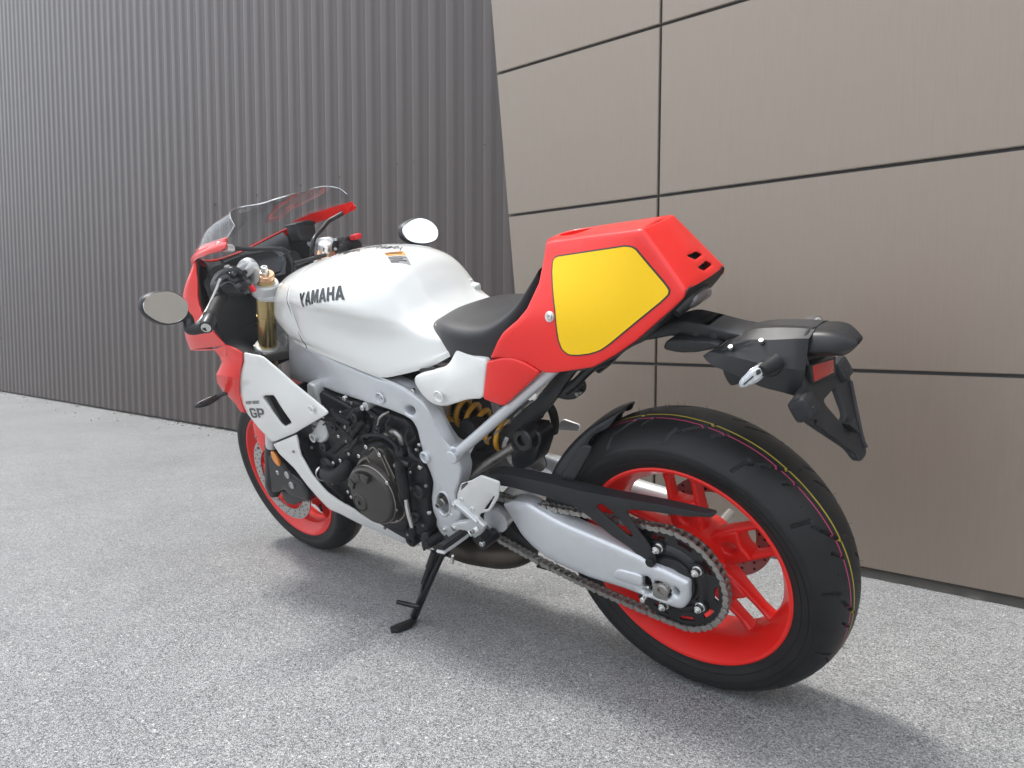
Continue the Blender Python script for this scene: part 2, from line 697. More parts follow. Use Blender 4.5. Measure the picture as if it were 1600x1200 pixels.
def prism(name, pts, vec, material, parent=None, bev=0.0015, mirror=False, rc=0.0):
    """a planar polygon pushed along vec, its edges rounded"""
    if rc:
        pts = fillet(pts, rc)
    bm = bmesh.new()
    a = [bm.verts.new(tuple(p)) for p in pts]
    b = [bm.verts.new(tuple(np.array(p, float) + np.array(vec, float))) for p in pts]
    bm.faces.new(a)
    bm.faces.new(b[::-1])
    k = len(pts)
    for i in range(k):
        bm.faces.new([a[i], b[i], b[(i + 1) % k], a[(i + 1) % k]])
    bmesh.ops.recalc_face_normals(bm, faces=bm.faces)
    if bev:
        bmesh.ops.bevel(bm, geom=bm.edges[:], offset=bev, segments=2, affect='EDGES', profile=0.6, clamp_overlap=True)
    o = link(name, bm, material, parent, 35)
    if mirror:
        return o, mirrored(o)
    return o


_bolt = {}


def bolt(p, r, parent, material='bright_steel', axis=(0, 1, 0), h=0.6, name='bolt', hexa=False):
    """socket-head or hex-head bolt, one mesh shared by all of a kind"""
    key = (material, hexa)
    if key not in _bolt:
        bm = bmesh.new()
        if hexa:
            lathe_bm(bm, [(-1.0, 0), (-1.0, 1.25), (-0.7, 1.25), (-0.7, 1.0), (0, 0.95), (0.06, 0.8), (0.06, 0.45), (0.5, 0.45), (0.55, 0.36), (0.55, 0)], (0, 0, 0), (0, 0, 1), 12)
        else:
            lathe_bm(bm, [(-1.2, 0), (-1.2, 1.0), (-0.15, 1.0), (0, 0.86), (0, 0.5), (-0.55, 0.46), (-0.55, 0)], (0, 0, 0), (0, 0, 1), 18)
        bmesh.ops.recalc_face_normals(bm, faces=bm.faces)
        for f in bm.faces:
            f.smooth = True
        for e in bm.edges:
            if len(e.link_faces) == 2 and e.calc_face_angle(0) > rad(30):
                e.smooth = False
        me = bpy.data.meshes.new(name)
        bm.to_mesh(me)
        bm.free()
        me.materials.append(MATS[material])
        _bolt[key] = me
    o = bpy.data.objects.new(name, _bolt[key])
    col.objects.link(o)
    o.parent = parent
    qq = Vector(axis).to_track_quat('Z', 'Y')
    o.matrix_local = Matrix.LocRotScale(Vector(p), qq, Vector((r, r, r * h / 0.6)))
    return o


GLYPH = {
    'Y': ([(0, 1), (.29, 1), (.46, .64), (.63, 1), (.92, 1), (.585, .41), (.585, 0), (.335, 0), (.335, .41)], [], .9),
    'A': ([(0, 0), (.32, 1), (.6, 1), (.92, 0), (.66, 0), (.61, .18), (.31, .18), (.26, 0)], [[(.37, .37), (.55, .37), (.46, .70)]], .92),
    'M': ([(0, 0), (0, 1), (.33, 1), (.5, .48), (.67, 1), (1, 1), (1, 0), (.77, 0), (.77, .6), (.585, .06), (.415, .06), (.23, .6), (.23, 0)], [], 1.0),
    'H': ([(0, 0), (0, 1), (.26, 1), (.26, .61), (.6, .61), (.6, 1), (.86, 1), (.86, 0), (.6, 0), (.6, .40), (.26, .40), (.26, 0)], [], .86),
    'G': ([(.9, .70), (.9, .84), (.76, 1), (.16, 1), (0, .84), (0, .16), (.16, 0), (.76, 0), (.92, .14), (.92, .54), (.48, .54), (.48, .34), (.67, .34), (.67, .22), (.62, .2), (.3, .2), (.25, .25), (.25, .75), (.3, .8), (.62, .8), (.66, .76), (.66, .70)], [], .95),
    'P': ([(0, 0), (0, 1), (.76, 1), (.93, .85), (.93, .46), (.76, .31), (.26, .31), (.26, 0)], [[(.26, .51), (.67, .51), (.67, .8), (.26, .8)]], .93),
    'X': ([(0, 0), (.33, .5), (.02, 1), (.28, 1), (.47, .67), (.66, 1), (.92, 1), (.61, .5), (.94, 0), (.67, 0), (.47, .33), (.27, 0)], [], .94),
    'S': ([(0, 0), (.72, 0), (.88, .14), (.88, .45), (.73, .59), (.22, .59), (.22, .8), (.86, .8), (.86, 1), (.15, 1), (0, .86), (0, .53), (.15, .4), (.66, .4), (.66, .2), (0, .2)], [], .9),
    'R': ([(0, 0), (0, 1), (.74, 1), (.9, .86), (.9, .5), (.76, .38), (.92, 0), (.68, 0), (.53, .36), (.22, .36), (.22, 0)], [[(.22, .55), (.67, .55), (.67, .8), (.22, .8)]], .92),
    '9': ([(0, 0), (.75, 0), (.9, .14), (.9, .86), (.75, 1), (.15, 1), (0, .86), (0, .52), (.15, .39), (.67, .39), (.67, .2), (0, .2)], [[(.22, .58), (.67, .58), (.67, .8), (.22, .8)]], .9),
    '0': ([(0, .14), (.15, 0), (.75, 0), (.9, .14), (.9, .86), (.75, 1), (.15, 1), (0, .86)], [[(.22, .2), (.67, .2), (.67, .8), (.22, .8)]], .9),
}


def bvh_of(obs):
    V, F = [], []
    for o in obs:
        s = len(V)
        V += [tuple(v.co) for v in o.data.vertices]
        F += [tuple(s + i for i in p.vertices) for p in o.data.polygons]
    return BVHTree.FromPolygons(V, F)


def flat_print(name, polys, quad, targets, material, parent, lift=0.0009, step=0.012, dr=(0, -1, 0), th=0.0005):
    """flat printed shapes (unit square coordinates) laid on the surface of a part inside the four corners BL, BR, TR, TL"""
    tree = bvh_of(targets)
    bl, br, tr, tl = [np.array(p, float) for p in quad]
    W = max(np.linalg.norm(br - bl), np.linalg.norm(tr - tl))
    Hh = max(np.linalg.norm(tl - bl), np.linalg.norm(tr - br))
    bm = bmesh.new()
    d = Vector(dr)
    for outer, hol in polys:
        vs, es = [], []
        for L in [outer] + list(hol):
            L = [np.array(p, float) for p in L]
            dense = []
            for i, p in enumerate(L):
                qn = L[(i + 1) % len(L)]
                ln = np.hypot((qn[0] - p[0]) * W, (qn[1] - p[1]) * Hh)
                m = max(1, int(ln / step))
                for j in range(m):
                    dense.append(p + (qn - p) * j / m)
            s = len(vs)
            vs += [tuple(p) for p in dense]
            es += [(s + i, s + (i + 1) % len(dense)) for i in range(len(dense))]
        A = np.array(outer, float)
        lo, hi = A.min(0), A.max(0)
        ex = []
        for x in np.arange(lo[0] + 0.5 * step / W, hi[0], step / W):
            for y in np.arange(lo[1] + 0.5 * step / Hh, hi[1], step / Hh):
                if inside((x, y), outer) and not any(inside((x, y), h) for h in hol):
                    if min(segdist([(x, y)], M)[0] for M in [outer] + list(hol)) > 0.3 * step / W:
                        ex.append((x, y))
        V2, _, F2, *_r = delaunay_2d_cdt([Vector(p) for p in vs + ex], es, [], 0, 1e-7)
        out = []
        for v in V2:
            u, w = v.x, v.y
            p = (bl * (1 - u) + br * u) * (1 - w) + (tl * (1 - u) + tr * u) * w
            hit = tree.ray_cast(Vector(p) - d * 0.3, d)
            if hit[0] is None:
                out.append(bm.verts.new(Vector(p)))
            else:
                nrm = hit[1] if hit[1].dot(d) < 0 else -hit[1]
                out.append(bm.verts.new(hit[0] + nrm * lift))
        for t in F2:
            c = np.mean([(V2[i].x, V2[i].y) for i in t], axis=0)
            if inside(c, outer) and not any(inside(c, h) for h in hol):
                try:
                    bm.faces.new([out[i] for i in t])
                except ValueError:
                    pass
    bmesh.ops.delete(bm, geom=[v for v in bm.verts if not v.link_faces], context='VERTS')
    return link(name, bm, material, parent, 60)


def word_polys(s, gap=0.12, shear=0.0):
    x = 0.0
    items = []
    for ch in s:
        if ch == ' ':
            x += 0.4
            continue
        o, h, w = GLYPH[ch]
        items.append((x, o, h))
        x += w + gap
    tot = x - gap
    return [([((x0 + a + shear * b) / tot, b) for a, b in o], [[((x0 + a + shear * b) / tot, b) for a, b in hh] for hh in h]) for x0, o, h in items]


# ---------------------------------------------------------------- the setting
WY = rad(0.7146)                       # the walls' direction against the bike's
WT = Vector((math.cos(WY), math.sin(WY), 0))     # along the walls, towards the front of the bike
WN = Vector((math.sin(WY), -math.cos(WY), 0))    # into the walls


def W(t, d, z):
    return WT * t + WN * d + Vector((0, 0, z))


bm = bmesh.new()
S = 400
vs = [bm.verts.new(p) for p in ((-S, -S, 0), (S, -S, 0), (S, S, 0), (-S, S, 0))]
bm.faces.new(vs)
g = link('ground', bm, 'asphalt')
g['kind'] = 'structure'
g['label'] = 'grey weathered asphalt yard in front of the two walls'

# corrugated steel wall: sheets of six ribs each, one mesh shared by all sheets
DC = 1.405
PITCH = 0.1372
SHEET = 6 * PITCH
HW = 8.0
cw = empty('corrugated_building', W(2, DC, 0))
cw['label'] = 'dark brown corrugated steel building behind the front of the motorcycle'
cw['category'] = 'building'


def rib_profile():
    # x along the wall (towards the viewer's right = -t), depth towards the viewer
    pts = []
    for k in range(6):
        x = k * PITCH
        pts += [(x + 0.000, 0.0000), (x + 0.0012, 0.0014), (x + 0.0026, 0.0092), (x + 0.0044, 0.0125), (x + 0.0084, 0.0151), (x + 0.0150, 0.0169), (x + 0.0240, 0.0178),
                (x + 0.060, 0.0178), (x + 0.065, 0.0170), (x + 0.084, 0.0072), (x + 0.089, 0.0058), (x + 0.112, 0.0050), (x + 0.117, 0.0040), (x + 0.130, 0.0008)]
    pts.append((SHEET + 0.004, 0.001))
    return pts


def sheet_mesh(h):
    bm = bmesh.new()
    pts = rib_profile()
    zs = [0.02 + (h - 0.02) * i / 8 for i in range(9)]
    rows = [[bm.verts.new((-x, -0.0, z)) for x, d in pts] for z in zs]
    for row in rows:
        for v, (x, d) in zip(row, pts):
            v.co = Vector((-x, 0, v.co.z)) + Vector((0, d, 0))
    for A, B in zip(rows, rows[1:]):
        for i in range(len(pts) - 1):
            bm.faces.new([A[i], B[i], B[i + 1], A[i + 1]])
    bm.normal_update()
    if sum(f.normal.y * f.calc_area() for f in bm.faces) < 0:
        bmesh.ops.reverse_faces(bm, faces=bm.faces)
    for f in bm.faces:
        f.smooth = True
    for e in bm.edges:
        if len(e.link_faces) == 2 and e.calc_face_angle(0) > rad(25):
            e.smooth = False
    me = bpy.data.meshes.new('cladding_sheet')
    bm.to_mesh(me)
    bm.free()
    me.materials.append(MATS['cladding_brown'])
    return me


sm_ = sheet_mesh(HW)
t_start = 2.541 + 0.017
n_sheet = 60
sheets = []
for k in range(-1, n_sheet):
    o = bpy.data.objects.new('cladding_sheet', sm_)
    col.objects.link(o)
    o.parent = cw
    rnd = random.Random(k * 7 + 3)
    p = W(t_start + (k + 0) * (SHEET - 0.002), DC + rnd.uniform(-0.001, 0.001), 0) - cw.location
    o.location = p
    o.rotation_euler = (0, 0, WY + rad(rnd.uniform(-0.05, 0.05)))
# dark backing so that no light leaks behind the sheets
bm = bmesh.new()
a = [W(0.6, DC + 0.03, 0), W(52, DC + 0.03, 0), W(52, DC + 0.25, 0), W(0.6, DC + 0.25, 0)]
lo = [bm.verts.new(p - cw.location) for p in a]
hi = [bm.verts.new(p - cw.location + Vector((0, 0, HW - 0.05))) for p in a]
bm.faces.new(lo)
bm.faces.new(hi)
for i in range(4):
    bm.faces.new([lo[i], lo[(i + 1) % 4], hi[(i + 1) % 4], hi[i]])
link('backing_wall', bm, 'concrete_dark', cw)
# fixing screws in the troughs
for (t, z) in ((2.261, 1.714), (1.993, 1.714), (2.682, 1.714), (2.539, 1.714), (3.235, 1.714), (3.66, 1.714), (4.2, 1.714), (4.8, 1.714)):
    bolt(W(t, DC - 0.0195, z) - cw.location, 0.0062, cw, 'screw_head', tuple(-WN), name='screw')

# bronze panel facade with a slanting end, standing proud of the corrugated wall
DP = 0.945
pw = empty('panel_building', W(0, DP, 0))
pw['label'] = 'bronze panelled building with dark joints and a slanted left edge'
pw['category'] = 'building'
ROW = [0.032, 0.6375, 1.2475, 1.850, 2.4575, 3.065, 3.6725, 4.28, 4.8875, 5.495]
SEAM = 0.7125
PW_ = 1.55
GAPH, GAPV = 0.0054, 0.0044


def edge_t(z):
    return 1.398 + 0.1111 * (z - 0.887)


def facade_panel(t0, t1, z0, z1, slant):
    """one metal cassette; t grows to the left in the picture"""
    P = [(t0, z0), (t1 if not slant else edge_t(z0), z0), (t1 if not slant else edge_t(z1), z1), (t0, z1)]
    bm = bmesh.new()
    F = [bm.verts.new(W(t, DP, z) - pw.location) for t, z in P]
    Bk = [bm.verts.new(W(t, DP + 0.035, z) - pw.location) for t, z in P]
    bm.faces.new(F)
    bm.faces.new(Bk[::-1])
    for i in range(4):
        bm.faces.new([F[i], Bk[i], Bk[(i + 1) % 4], F[(i + 1) % 4]])
    bmesh.ops.recalc_face_normals(bm, faces=bm.faces)
    fe = [e for e in bm.edges if all(v in F for v in e.verts)]
    bmesh.ops.bevel(bm, geom=fe, offset=0.0022, segments=2, affect='EDGES')
    o = link('wall_panel', bm, 'bronze_panel', pw, 20)
    return o


for i in range(len(ROW) - 1):
    z0, z1 = ROW[i] + GAPH, ROW[i + 1] - GAPH
    if i == 0:
        z0 = ROW[0]
    facade_panel(SEAM + GAPV, 0, z0, z1, True)
    for k in range(6):
        facade_panel(SEAM - GAPV - PW_ * (k + 1) + 2 * GAPV * 0, SEAM - GAPV - PW_ * k - (2 * GAPV if k else 0), z0, z1, False)
# the carcass behind the cassettes: joints stay dark in their own shade
bm = bmesh.new()
tL = -9.0


def et(z):
    return edge_t(z) - 0.004


q4 = [(tL, 0.05), (et(0.05), 0.05), (et(ROW[-1]), ROW[-1]), (tL, ROW[-1])]
F = [bm.verts.new(W(t, DP + 0.018, z) - pw.location) for t, z in q4]
Bk = [bm.verts.new(W(t, DP + 0.43, z) - pw.location) for t, z in q4]
bm.faces.new(F)
bm.faces.new(Bk[::-1])
for i in range(4):
    bm.faces.new([F[i], Bk[i], Bk[(i + 1) % 4], F[(i + 1) % 4]])
link('carcass', bm, 'carcass_grey', pw)
bm = bmesh.new()
n = 240
tp, bt = [], []
for i in range(n + 1):
    t = tL + (et(0.0) - tL) * i / n
    rr = random.Random(i)
    bt.append(bm.verts.new(W(t, DP + 0.004 - rr.uniform(0, 0.012), -0.01) - pw.location))
    tp.append(bm.verts.new(W(t, DP + 0.022, 0.052) - pw.location))
for i in range(n):
    bm.faces.new([bt[i], bt[i + 1], tp[i + 1], tp[i]])
link('plinth', bm, 'concrete_dark', pw)

# added box of thin, even scattering volume, standing in for the lens flare veil
bm = bmesh.new()
bmesh.ops.create_cube(bm, size=1.0)
for v in bm.verts:
    v.co = Vector((v.co.x * 820, v.co.y * 820, -1.0 if v.co.z < 0 else HW + 0.6))
hz = link('flare_veil', bm, None)
hz['kind'] = 'stuff'
hz['label'] = 'thin pale veil added for lens flare round the whole yard'
m = bpy.data.materials.new('flare_veil_volume')
m.use_nodes = True
t = m.node_tree
t.nodes.clear()
o = t.nodes.new('ShaderNodeOutputMaterial')
p = t.nodes.new('ShaderNodeVolumePrincipled')
p.inputs['Density'].default_value = 0.015
p.inputs['Anisotropy'].default_value = 0.6
p.inputs['Color'].default_value = (0.93, 0.965, 1, 1)
t.links.new(p.outputs['Volume'], o.inputs['Volume'])
hz.data.materials.append(m)

# ---------------------------------------------------------------- the motorcycle
# Bike frame: x forward from the rear axle, y to the bike's left, z up. The whole bike leans on its side stand.
LEAN = rad(19.657)
RHO = 0.085
bike = empty('motorcycle', (0, -RHO * math.sin(LEAN), RHO * (1 - math.cos(LEAN))))
bike.rotation_euler = (-LEAN, 0, 0)
bike['label'] = 'red, white and yellow sports motorcycle leaning on its side stand'
bike['category'] = 'motorcycle'
RW = Vector((0, 0, 0.317))
FW = Vector((1.5, 0, 0.300))


def arc(c, r, a0, a1, n, y):
    return [(c[0] + r * math.cos(rad(a0 + (a1 - a0) * i / n)), y, c[2] + r * math.sin(rad(a0 + (a1 - a0) * i / n))) for i in range(n + 1)]


def circ(c, r, n, y=None, ph=0.0):
    y = c[1] if y is None else y
    return [(c[0] + r * math.cos(2 * math.pi * i / n + ph), y, c[2] + r * math.sin(2 * math.pi * i / n + ph)) for i in range(n)]


# ---- wheels
def wheel(c, wide, rr, base, narm, spoke_off):
    """rim with barrel, five pairs of spokes, hub"""
    h = wide
    rim_prof = [(h, rr - 0.008), (h + .0015, rr - 0.003), (h, rr), (h - 0.006, rr + 0.001), (h - .010, rr - 0.004), (h * .55, rr - 0.026), (-h * .55, rr - 0.026), (-h + 0.01, rr - 0.004), (-h + .006, rr + 0.001), (-h, rr),
                (-h - .0015, rr - .003), (-h, rr - 0.008), (-h + 0.008, rr - 0.013), (-h + .018, rr - 0.019), (-h * 0.45, rr - 0.034), (-h * .2, rr - 0.038), (h * .2, rr - 0.038), (h * 0.45, rr - 0.034), (h - .018, rr - 0.019), (h - .008, rr - 0.013), (h, rr - 0.008)]
    w = lathe('wheel', rim_prof, c, (0, 1, 0), 'red_rim_paint', bike, 128, 28)
    for k in range(5):
        a = rad(base + 72 * k)
        d = Vector((math.cos(a), 0, math.sin(a)))
        s = Vector((-math.sin(a), 0, math.cos(a)))
        for sg in (-1, 1):
            bm = bmesh.new()
            rings = []
            for rr_, off, wd, dp, yy in ((0.034, .016, .024, .052, 0.0), (.075, .028, .021, .046, .001), (.11, .031, .0145, .034, .001), (.16, spoke_off, .0125, .028, .0), (rr - .040, spoke_off + .001, .0150, .032, 0.0), (rr - .030, spoke_off + .001, .024, .050, 0)):
                p = c + d * rr_ + s * (off * sg) + Vector((0, yy, 0))
                ring = []
                for t in range(12):
                    an = 2 * math.pi * t / 12
                    cx, cy = math.cos(an), math.sin(an)
                    ex = 0.62
                    ring.append(bm.verts.new(p + s * (wd / 2 * math.copysign(abs(cx) ** ex, cx)) + Vector((0, dp / 2 * math.copysign(abs(cy) ** ex, cy), 0))))
                rings.append(ring)
            for A, B in zip(rings, rings[1:]):
                for t in range(12):
                    bm.faces.new([A[t], A[(t + 1) % 12], B[(t + 1) % 12], B[t]])
            bm.faces.new(rings[0])
            bm.faces.new(rings[-1])
            link('spoke', bm, 'red_rim_paint', w, 60)
        # web between the two spokes of a pair, with its diamond opening
        def P(r_, o_):
            v = c + d * r_ + s * o_
            return (v.x, 0.024, v.z)
        panel('spoke_web', [P(.045, -.03), P(.10, -.034), P(.128, -.033), P(.122, -.014), P(.118, 0), P(.122, .014), P(.128, .033), P(.10, .034), P(.045, .03)], 'red_rim_paint', w, th=.040, r=.006,
              holes=[[P(.082, -.013), P(.100, -.012), P(.107, 0), P(.100, .012), P(.082, .013), P(.072, 0)]], rc=.005, step=.03)
    return w


rear = wheel(RW, 0.0762, 0.2275, 86.5, 5, .030)
lathe('hub', [(.062, 0), (.062, .042), (.058, .060), (.050, .066), (.034, .069), (.028, .070), (-.028, .064), (-.05, .052), (-.07, .046), (-.07, 0)], RW, (0, 1, 0), 'red_rim_paint', rear, 64, 25)
front = wheel(FW, 0.0525, 0.2275, 18, 5, .027)
lathe('hub', [(.062, 0), (.062, .030), (.040, .040), (.02, .046), (-.02, .046), (-.04, .040), (-.062, .03), (-.062, 0)], FW, (0, 1, 0), 'red_rim_paint', front, 48, 25)


# ---- tyres: carcass profile, tread cuts pressed into a fine mesh, printed colour lines
def tyre_material(name, lines):
    m = bpy.data.materials.new(name)
    m.use_nodes = True
    t = m.node_tree
    b = t.nodes['Principled BSDF']
    L = t.links.new
    tcn = t.nodes.new('ShaderNodeTexCoord')
    sx = t.nodes.new('ShaderNodeSeparateXYZ')
    L(tcn.outputs['Object'], sx.inputs['Vector'])
    n = t.nodes.new('ShaderNodeTexNoise')
    n.inputs['Scale'].default_value = 14
    n.inputs['Detail'].default_value = 6
    L(tcn.outputs['Object'], n.inputs['Vector'])
    r = t.nodes.new('ShaderNodeValToRGB')
    r.color_ramp.elements[0].position = .3
    r.color_ramp.elements[0].color = (0.0075, 0.0075, 0.008, 1)
    r.color_ramp.elements[1].position = .75
    r.color_ramp.elements[1].color = (0.016, 0.0155, 0.0155, 1)
    L(n.outputs['Fac'], r.inputs['Fac'])
    cc = r.outputs['Color']
    n2 = t.nodes.new('ShaderNodeTexNoise')
    n2.inputs['Scale'].default_value = 9
    L(tcn.outputs['Object'], n2.inputs['Vector'])
    for (y0, y1, colr) in lines:
        wob = t.nodes.new('ShaderNodeMath')
        wob.operation = 'MULTIPLY_ADD'
        wob.inputs[1].default_value = 0.004
        L(n2.outputs['Fac'], wob.inputs[0])
        L(sx.outputs['Y'], wob.inputs[2])
        cm = t.nodes.new('ShaderNodeMath')
        cm.operation = 'COMPARE'
        cm.inputs[1].default_value = (y0 + y1) / 2 + .002
        cm.inputs[2].default_value = (y1 - y0) / 2
        L(wob.outputs['Value'], cm.inputs[0])
        # the lines sit on the tread only
        rad2 = t.nodes.new('ShaderNodeVectorMath')
        rad2.operation = 'MULTIPLY'
        rad2.inputs[1].default_value = (1, 0, 1)
        L(tcn.outputs['Object'], rad2.inputs[0])
        ln = t.nodes.new('ShaderNodeVectorMath')
        ln.operation = 'LENGTH'
        L(rad2.outputs['Vector'], ln.inputs[0])
        gt = t.nodes.new('ShaderNodeMath')
        gt.operation = 'GREATER_THAN'
        gt.inputs[1].default_value = 0.27
        L(ln.outputs['Value'], gt.inputs[0])
        ml = t.nodes.new('ShaderNodeMath')
        ml.operation = 'MULTIPLY'
        L(cm.outputs['Value'], ml.inputs[0])
        L(gt.outputs['Value'], ml.inputs[1])
        mm = t.nodes.new('ShaderNodeMixRGB')
        mm.inputs['Color2'].default_value = (*colr, 1)
        L(ml.outputs['Value'], mm.inputs['Fac'])
        L(cc, mm.inputs['Color1'])
        cc = mm.outputs['Color']
    L(cc, b.inputs['Base Color'])
    b.inputs['Roughness'].default_value = .50
    b.inputs['Specular IOR Level'].default_value = .34
    n3 = t.nodes.new('ShaderNodeTexNoise')
    n3.inputs['Scale'].default_value = 420
    n3.inputs['Detail'].default_value = 3
    L(tcn.outputs['Object'], n3.inputs['Vector'])
    bp = t.nodes.new('ShaderNodeBump')
    bp.inputs['Strength'].default_value = .25
    bp.inputs['Distance'].default_value = .001
    L(n3.outputs['Fac'], bp.inputs['Height'])
    L(bp.outputs['Normal'], b.inputs['Normal'])
    MATS[name] = m


tyre_material('rear_tyre_rubber', [(.0280, .0302, (.40, .045, .12)), (.0160, .0190, (.38, .30, .03))])
tyre_material('front_tyre_rubber', [(.006, .0075, (.30, .04, .02)), (-.012, -.0105, (.30, .2, .03))])


def tyre(c, prof, material, parent, nang, ncut, cut_fn):
    # dense profile
    P = [np.array(p) for p in prof]
    P = crom(P + [np.array((-p[0], p[1])) for p in prof[-2::-1]], 5)
    bm = bmesh.new()
    rings = []
    for i in range(nang):
        a = 2 * math.pi * i / nang
        ring = []
        for (y, r) in P:
            dr = cut_fn(a, y, r)
            ring.append(bm.verts.new((math.cos(a) * (r - dr), y, math.sin(a) * (r - dr))))
        rings.append(ring)
    for i in range(nang):
        A, B = rings[i], rings[(i + 1) % nang]
        for j in range(len(P) - 1):
            bm.faces.new([A[j], A[j + 1], B[j + 1], B[j]])
    o = link('tyre', bm, material, parent, 45)
    o.location = c
    return o


def rear_cut(a, y, r):
    if abs(y) > .086 or r < .27:
        return 0.0
    s = 1 if y > 0 else -1
    n = 13
    u = (a * s + (0.5 if s < 0 else 0)) * n / (2 * math.pi)
    ay = abs(y)
    d = 0.0
    # long slanting cut
    f = (u + 9.0 * ay) % 1.0
    if .012 < ay < .060:
        w = .034 * min(1, (ay - .012) / .01, (.060 - ay) / .02)
        if f < w * 1.6:
            d = .0055
    # short cuts on the shoulder
    f2 = (u + 3.0 * ay + .42) % 1.0
    if .052 < ay < .080 and f2 < .040:
        d = .0042
    f3 = (u + 7.0 * ay + .78) % 1.0
    if .026 < ay < .048 and f3 < .036:
        d = .0045
    return d


rt = tyre(RW, [(.0715, .2215), (.0755, .2285), (.0775, .2335), (.0785, .236), (.0835, .246), (.0885, .259), (.0902, .268), (.0885, .2755), (.0815, .2835), (.071, .2925), (.058, .3012), (.043, .3085), (.027, .3137), (.012, .3163), (0, .317)], 'rear_tyre_rubber', rear, 960, 13, rear_cut)


def front_cut(a, y, r):
    ay = abs(y)
    s = 1 if y > 0 else -1
    u = (a * s) * 14 / (2 * math.pi)
    if r > .26 and .008 < ay < .052 and ((u - 8 * ay) % 1.0) < .04:
        return .004
    return 0.0


ft = tyre(FW, [(.0475, .2215), (.0515, .2285), (.0535, .234), (.0555, .242), (.0595, .252), (.0605, .260), (.0585, .268), (.051, .279), (.040, .288), (.026, .2952), (.012, .2992), (0, .300)], 'front_tyre_rubber', front, 600, 14, front_cut)
for r_, y_ in ((.2445, .0832), (.2600, .0893), (.2720, .0898)):
    lathe('sidewall_rib', [(y_ - .002, r_ - .0014), (y_ + .0007, r_ - .0006), (y_ + .0007, r_ + .0006), (y_ - .002, r_ + .0014)], RW, (0, 1, 0), 'rear_tyre_rubber', rear, 128)
# moulding whiskers on the new rear tyre
bm = bmesh.new()
for i in range(150):
    rr_ = random.Random(i)
    a = rr_.uniform(0, 2 * math.pi)
    y = rr_.choice([-.012, .0, -.03, .012, -.05, .05, .065]) + rr_.uniform(-.002, .002)
    rb = .3165 - 6.0 * y * y
    L_ = rr_.uniform(.005, .012)
    d = Vector((math.cos(a), rr_.uniform(-.5, .5), math.sin(a)))
    p = RW + Vector((math.cos(a) * rb, y, math.sin(a) * rb))
    tube_bm(bm, [p - d * .002, p + d * L_], [.0006, .0003], 4, 0, False)
w_ = link('tyre_whiskers', bm, 'black_rubber', rear)
w_['kind'] = 'stuff'
disc('valve_cap', (1.395,0.03,0.1945), (-.4, .2, .9), .005, .03, 'black_rubber', front)

# rear brake disc on the far side, front discs on both
def brake_disc(c, ri, ro, y, material, parent, nh, holes=3, carrier=None):
    hs = [circ(c, ri, 48, y)]
    out = circ(c, ro, 96, y)
    o = lathe('brake_disc', [(.0025, ri), (.0025, ro), (-.0025, ro), (-.0025, ri), (.0025, ri)], (c[0], y, c[2]), (0, 1, 0), material, parent, 96, 30)
    bm = bmesh.new()
    for k in range(nh):
        for m in range(holes):
            a = 2 * math.pi * (k + m * .31) / nh
            r = ri + (ro - ri) * (.2 + .6 * m / max(1, holes - 1))
            p = (c[0] + math.cos(a) * r, y, c[2] + math.sin(a) * r)
            lathe_bm(bm, [(-.0029, 0), (-.0029, .0034), (.0029, .0034), (.0029, 0)], p, (0, 1, 0), 10)
    h = link('drilling', bm, 'black_metal', parent)
    h['kind'] = 'stuff'
    return o


brake_disc(FW, .112, .149, .0735, 'disc_steel', front, 22, 3)
brake_disc(FW, .112, .149, -.0735, 'disc_steel', front, 22, 3)
brake_disc(RW, .085, .1225, -.094, 'dull_steel', rear, 18, 3)
lathe('disc_carrier', [(.070, .03), (.070, .058), (.074, .062), (.074, .060), (.076, .05), (.076, .03)], FW, (0, 1, 0), 'black_metal', front, 40)
for k in range(5):
    a = rad(20 + 72 * k)
    v = Vector((math.cos(a), 0, math.sin(a)))
    s = Vector((-math.sin(a), 0, math.cos(a)))
    prism('carrier_arm', [tuple(FW + v * .05 + s * .016 + Vector((0, .072, 0))), tuple(FW + v * .117 + s * .010 + Vector((0, .072, 0))), tuple(FW + v * .117 - s * .010 + Vector((0, .072, 0))), tuple(FW + v * .05 - s * .016 + Vector((0, .072, 0)))], (0, -.006, 0), 'red_rim_paint', front)
    bolt(FW + v * .113 + Vector((0, .078, 0)), .0055, front, 'dull_steel')

# rear sprocket with its carrier, nuts and openings
NT = 45
R_S = 0.0159 / (2 * math.sin(math.pi / NT))
YC = 0.108
tooth = []
for i in range(NT * 4):
    a = 2 * math.pi * i / (NT * 4)
    r = R_S + (.0048 if i % 4 == 1 else (-.0035 if i % 4 == 3 else .001))
    tooth.append((RW.x + r * math.cos(a), YC + .003, RW.z + r * math.sin(a)))
slots = []
for k in range(10):
    a = 36 * k + 8
    pts = arc(RW, .098, a - 11, a + 11, 5, YC) + arc(RW, .088, a + 9, a - 9, 5, YC)
    slots.append(pts)
spk = panel('sprocket', tooth, 'black_metal', bike, th=.006, r=.0, holes=slots + [circ((RW.x, YC, RW.z), .030, 24)], sm=0, rc=0.0003, step=.03)
lathe('sprocket_carrier', [(-.055, .03), (-.055, .076), (-.02, .080), (.002, .078), (.006, .074), (.009, .068), (.009, .062), (.004, .060), (.004, .054), (.011, .051), (.013, .044), (.013, .034), (.006, .03), (.006, 0)], (0, YC, .317), (0, 1, 0), 'black_metal', spk, 64, 25)
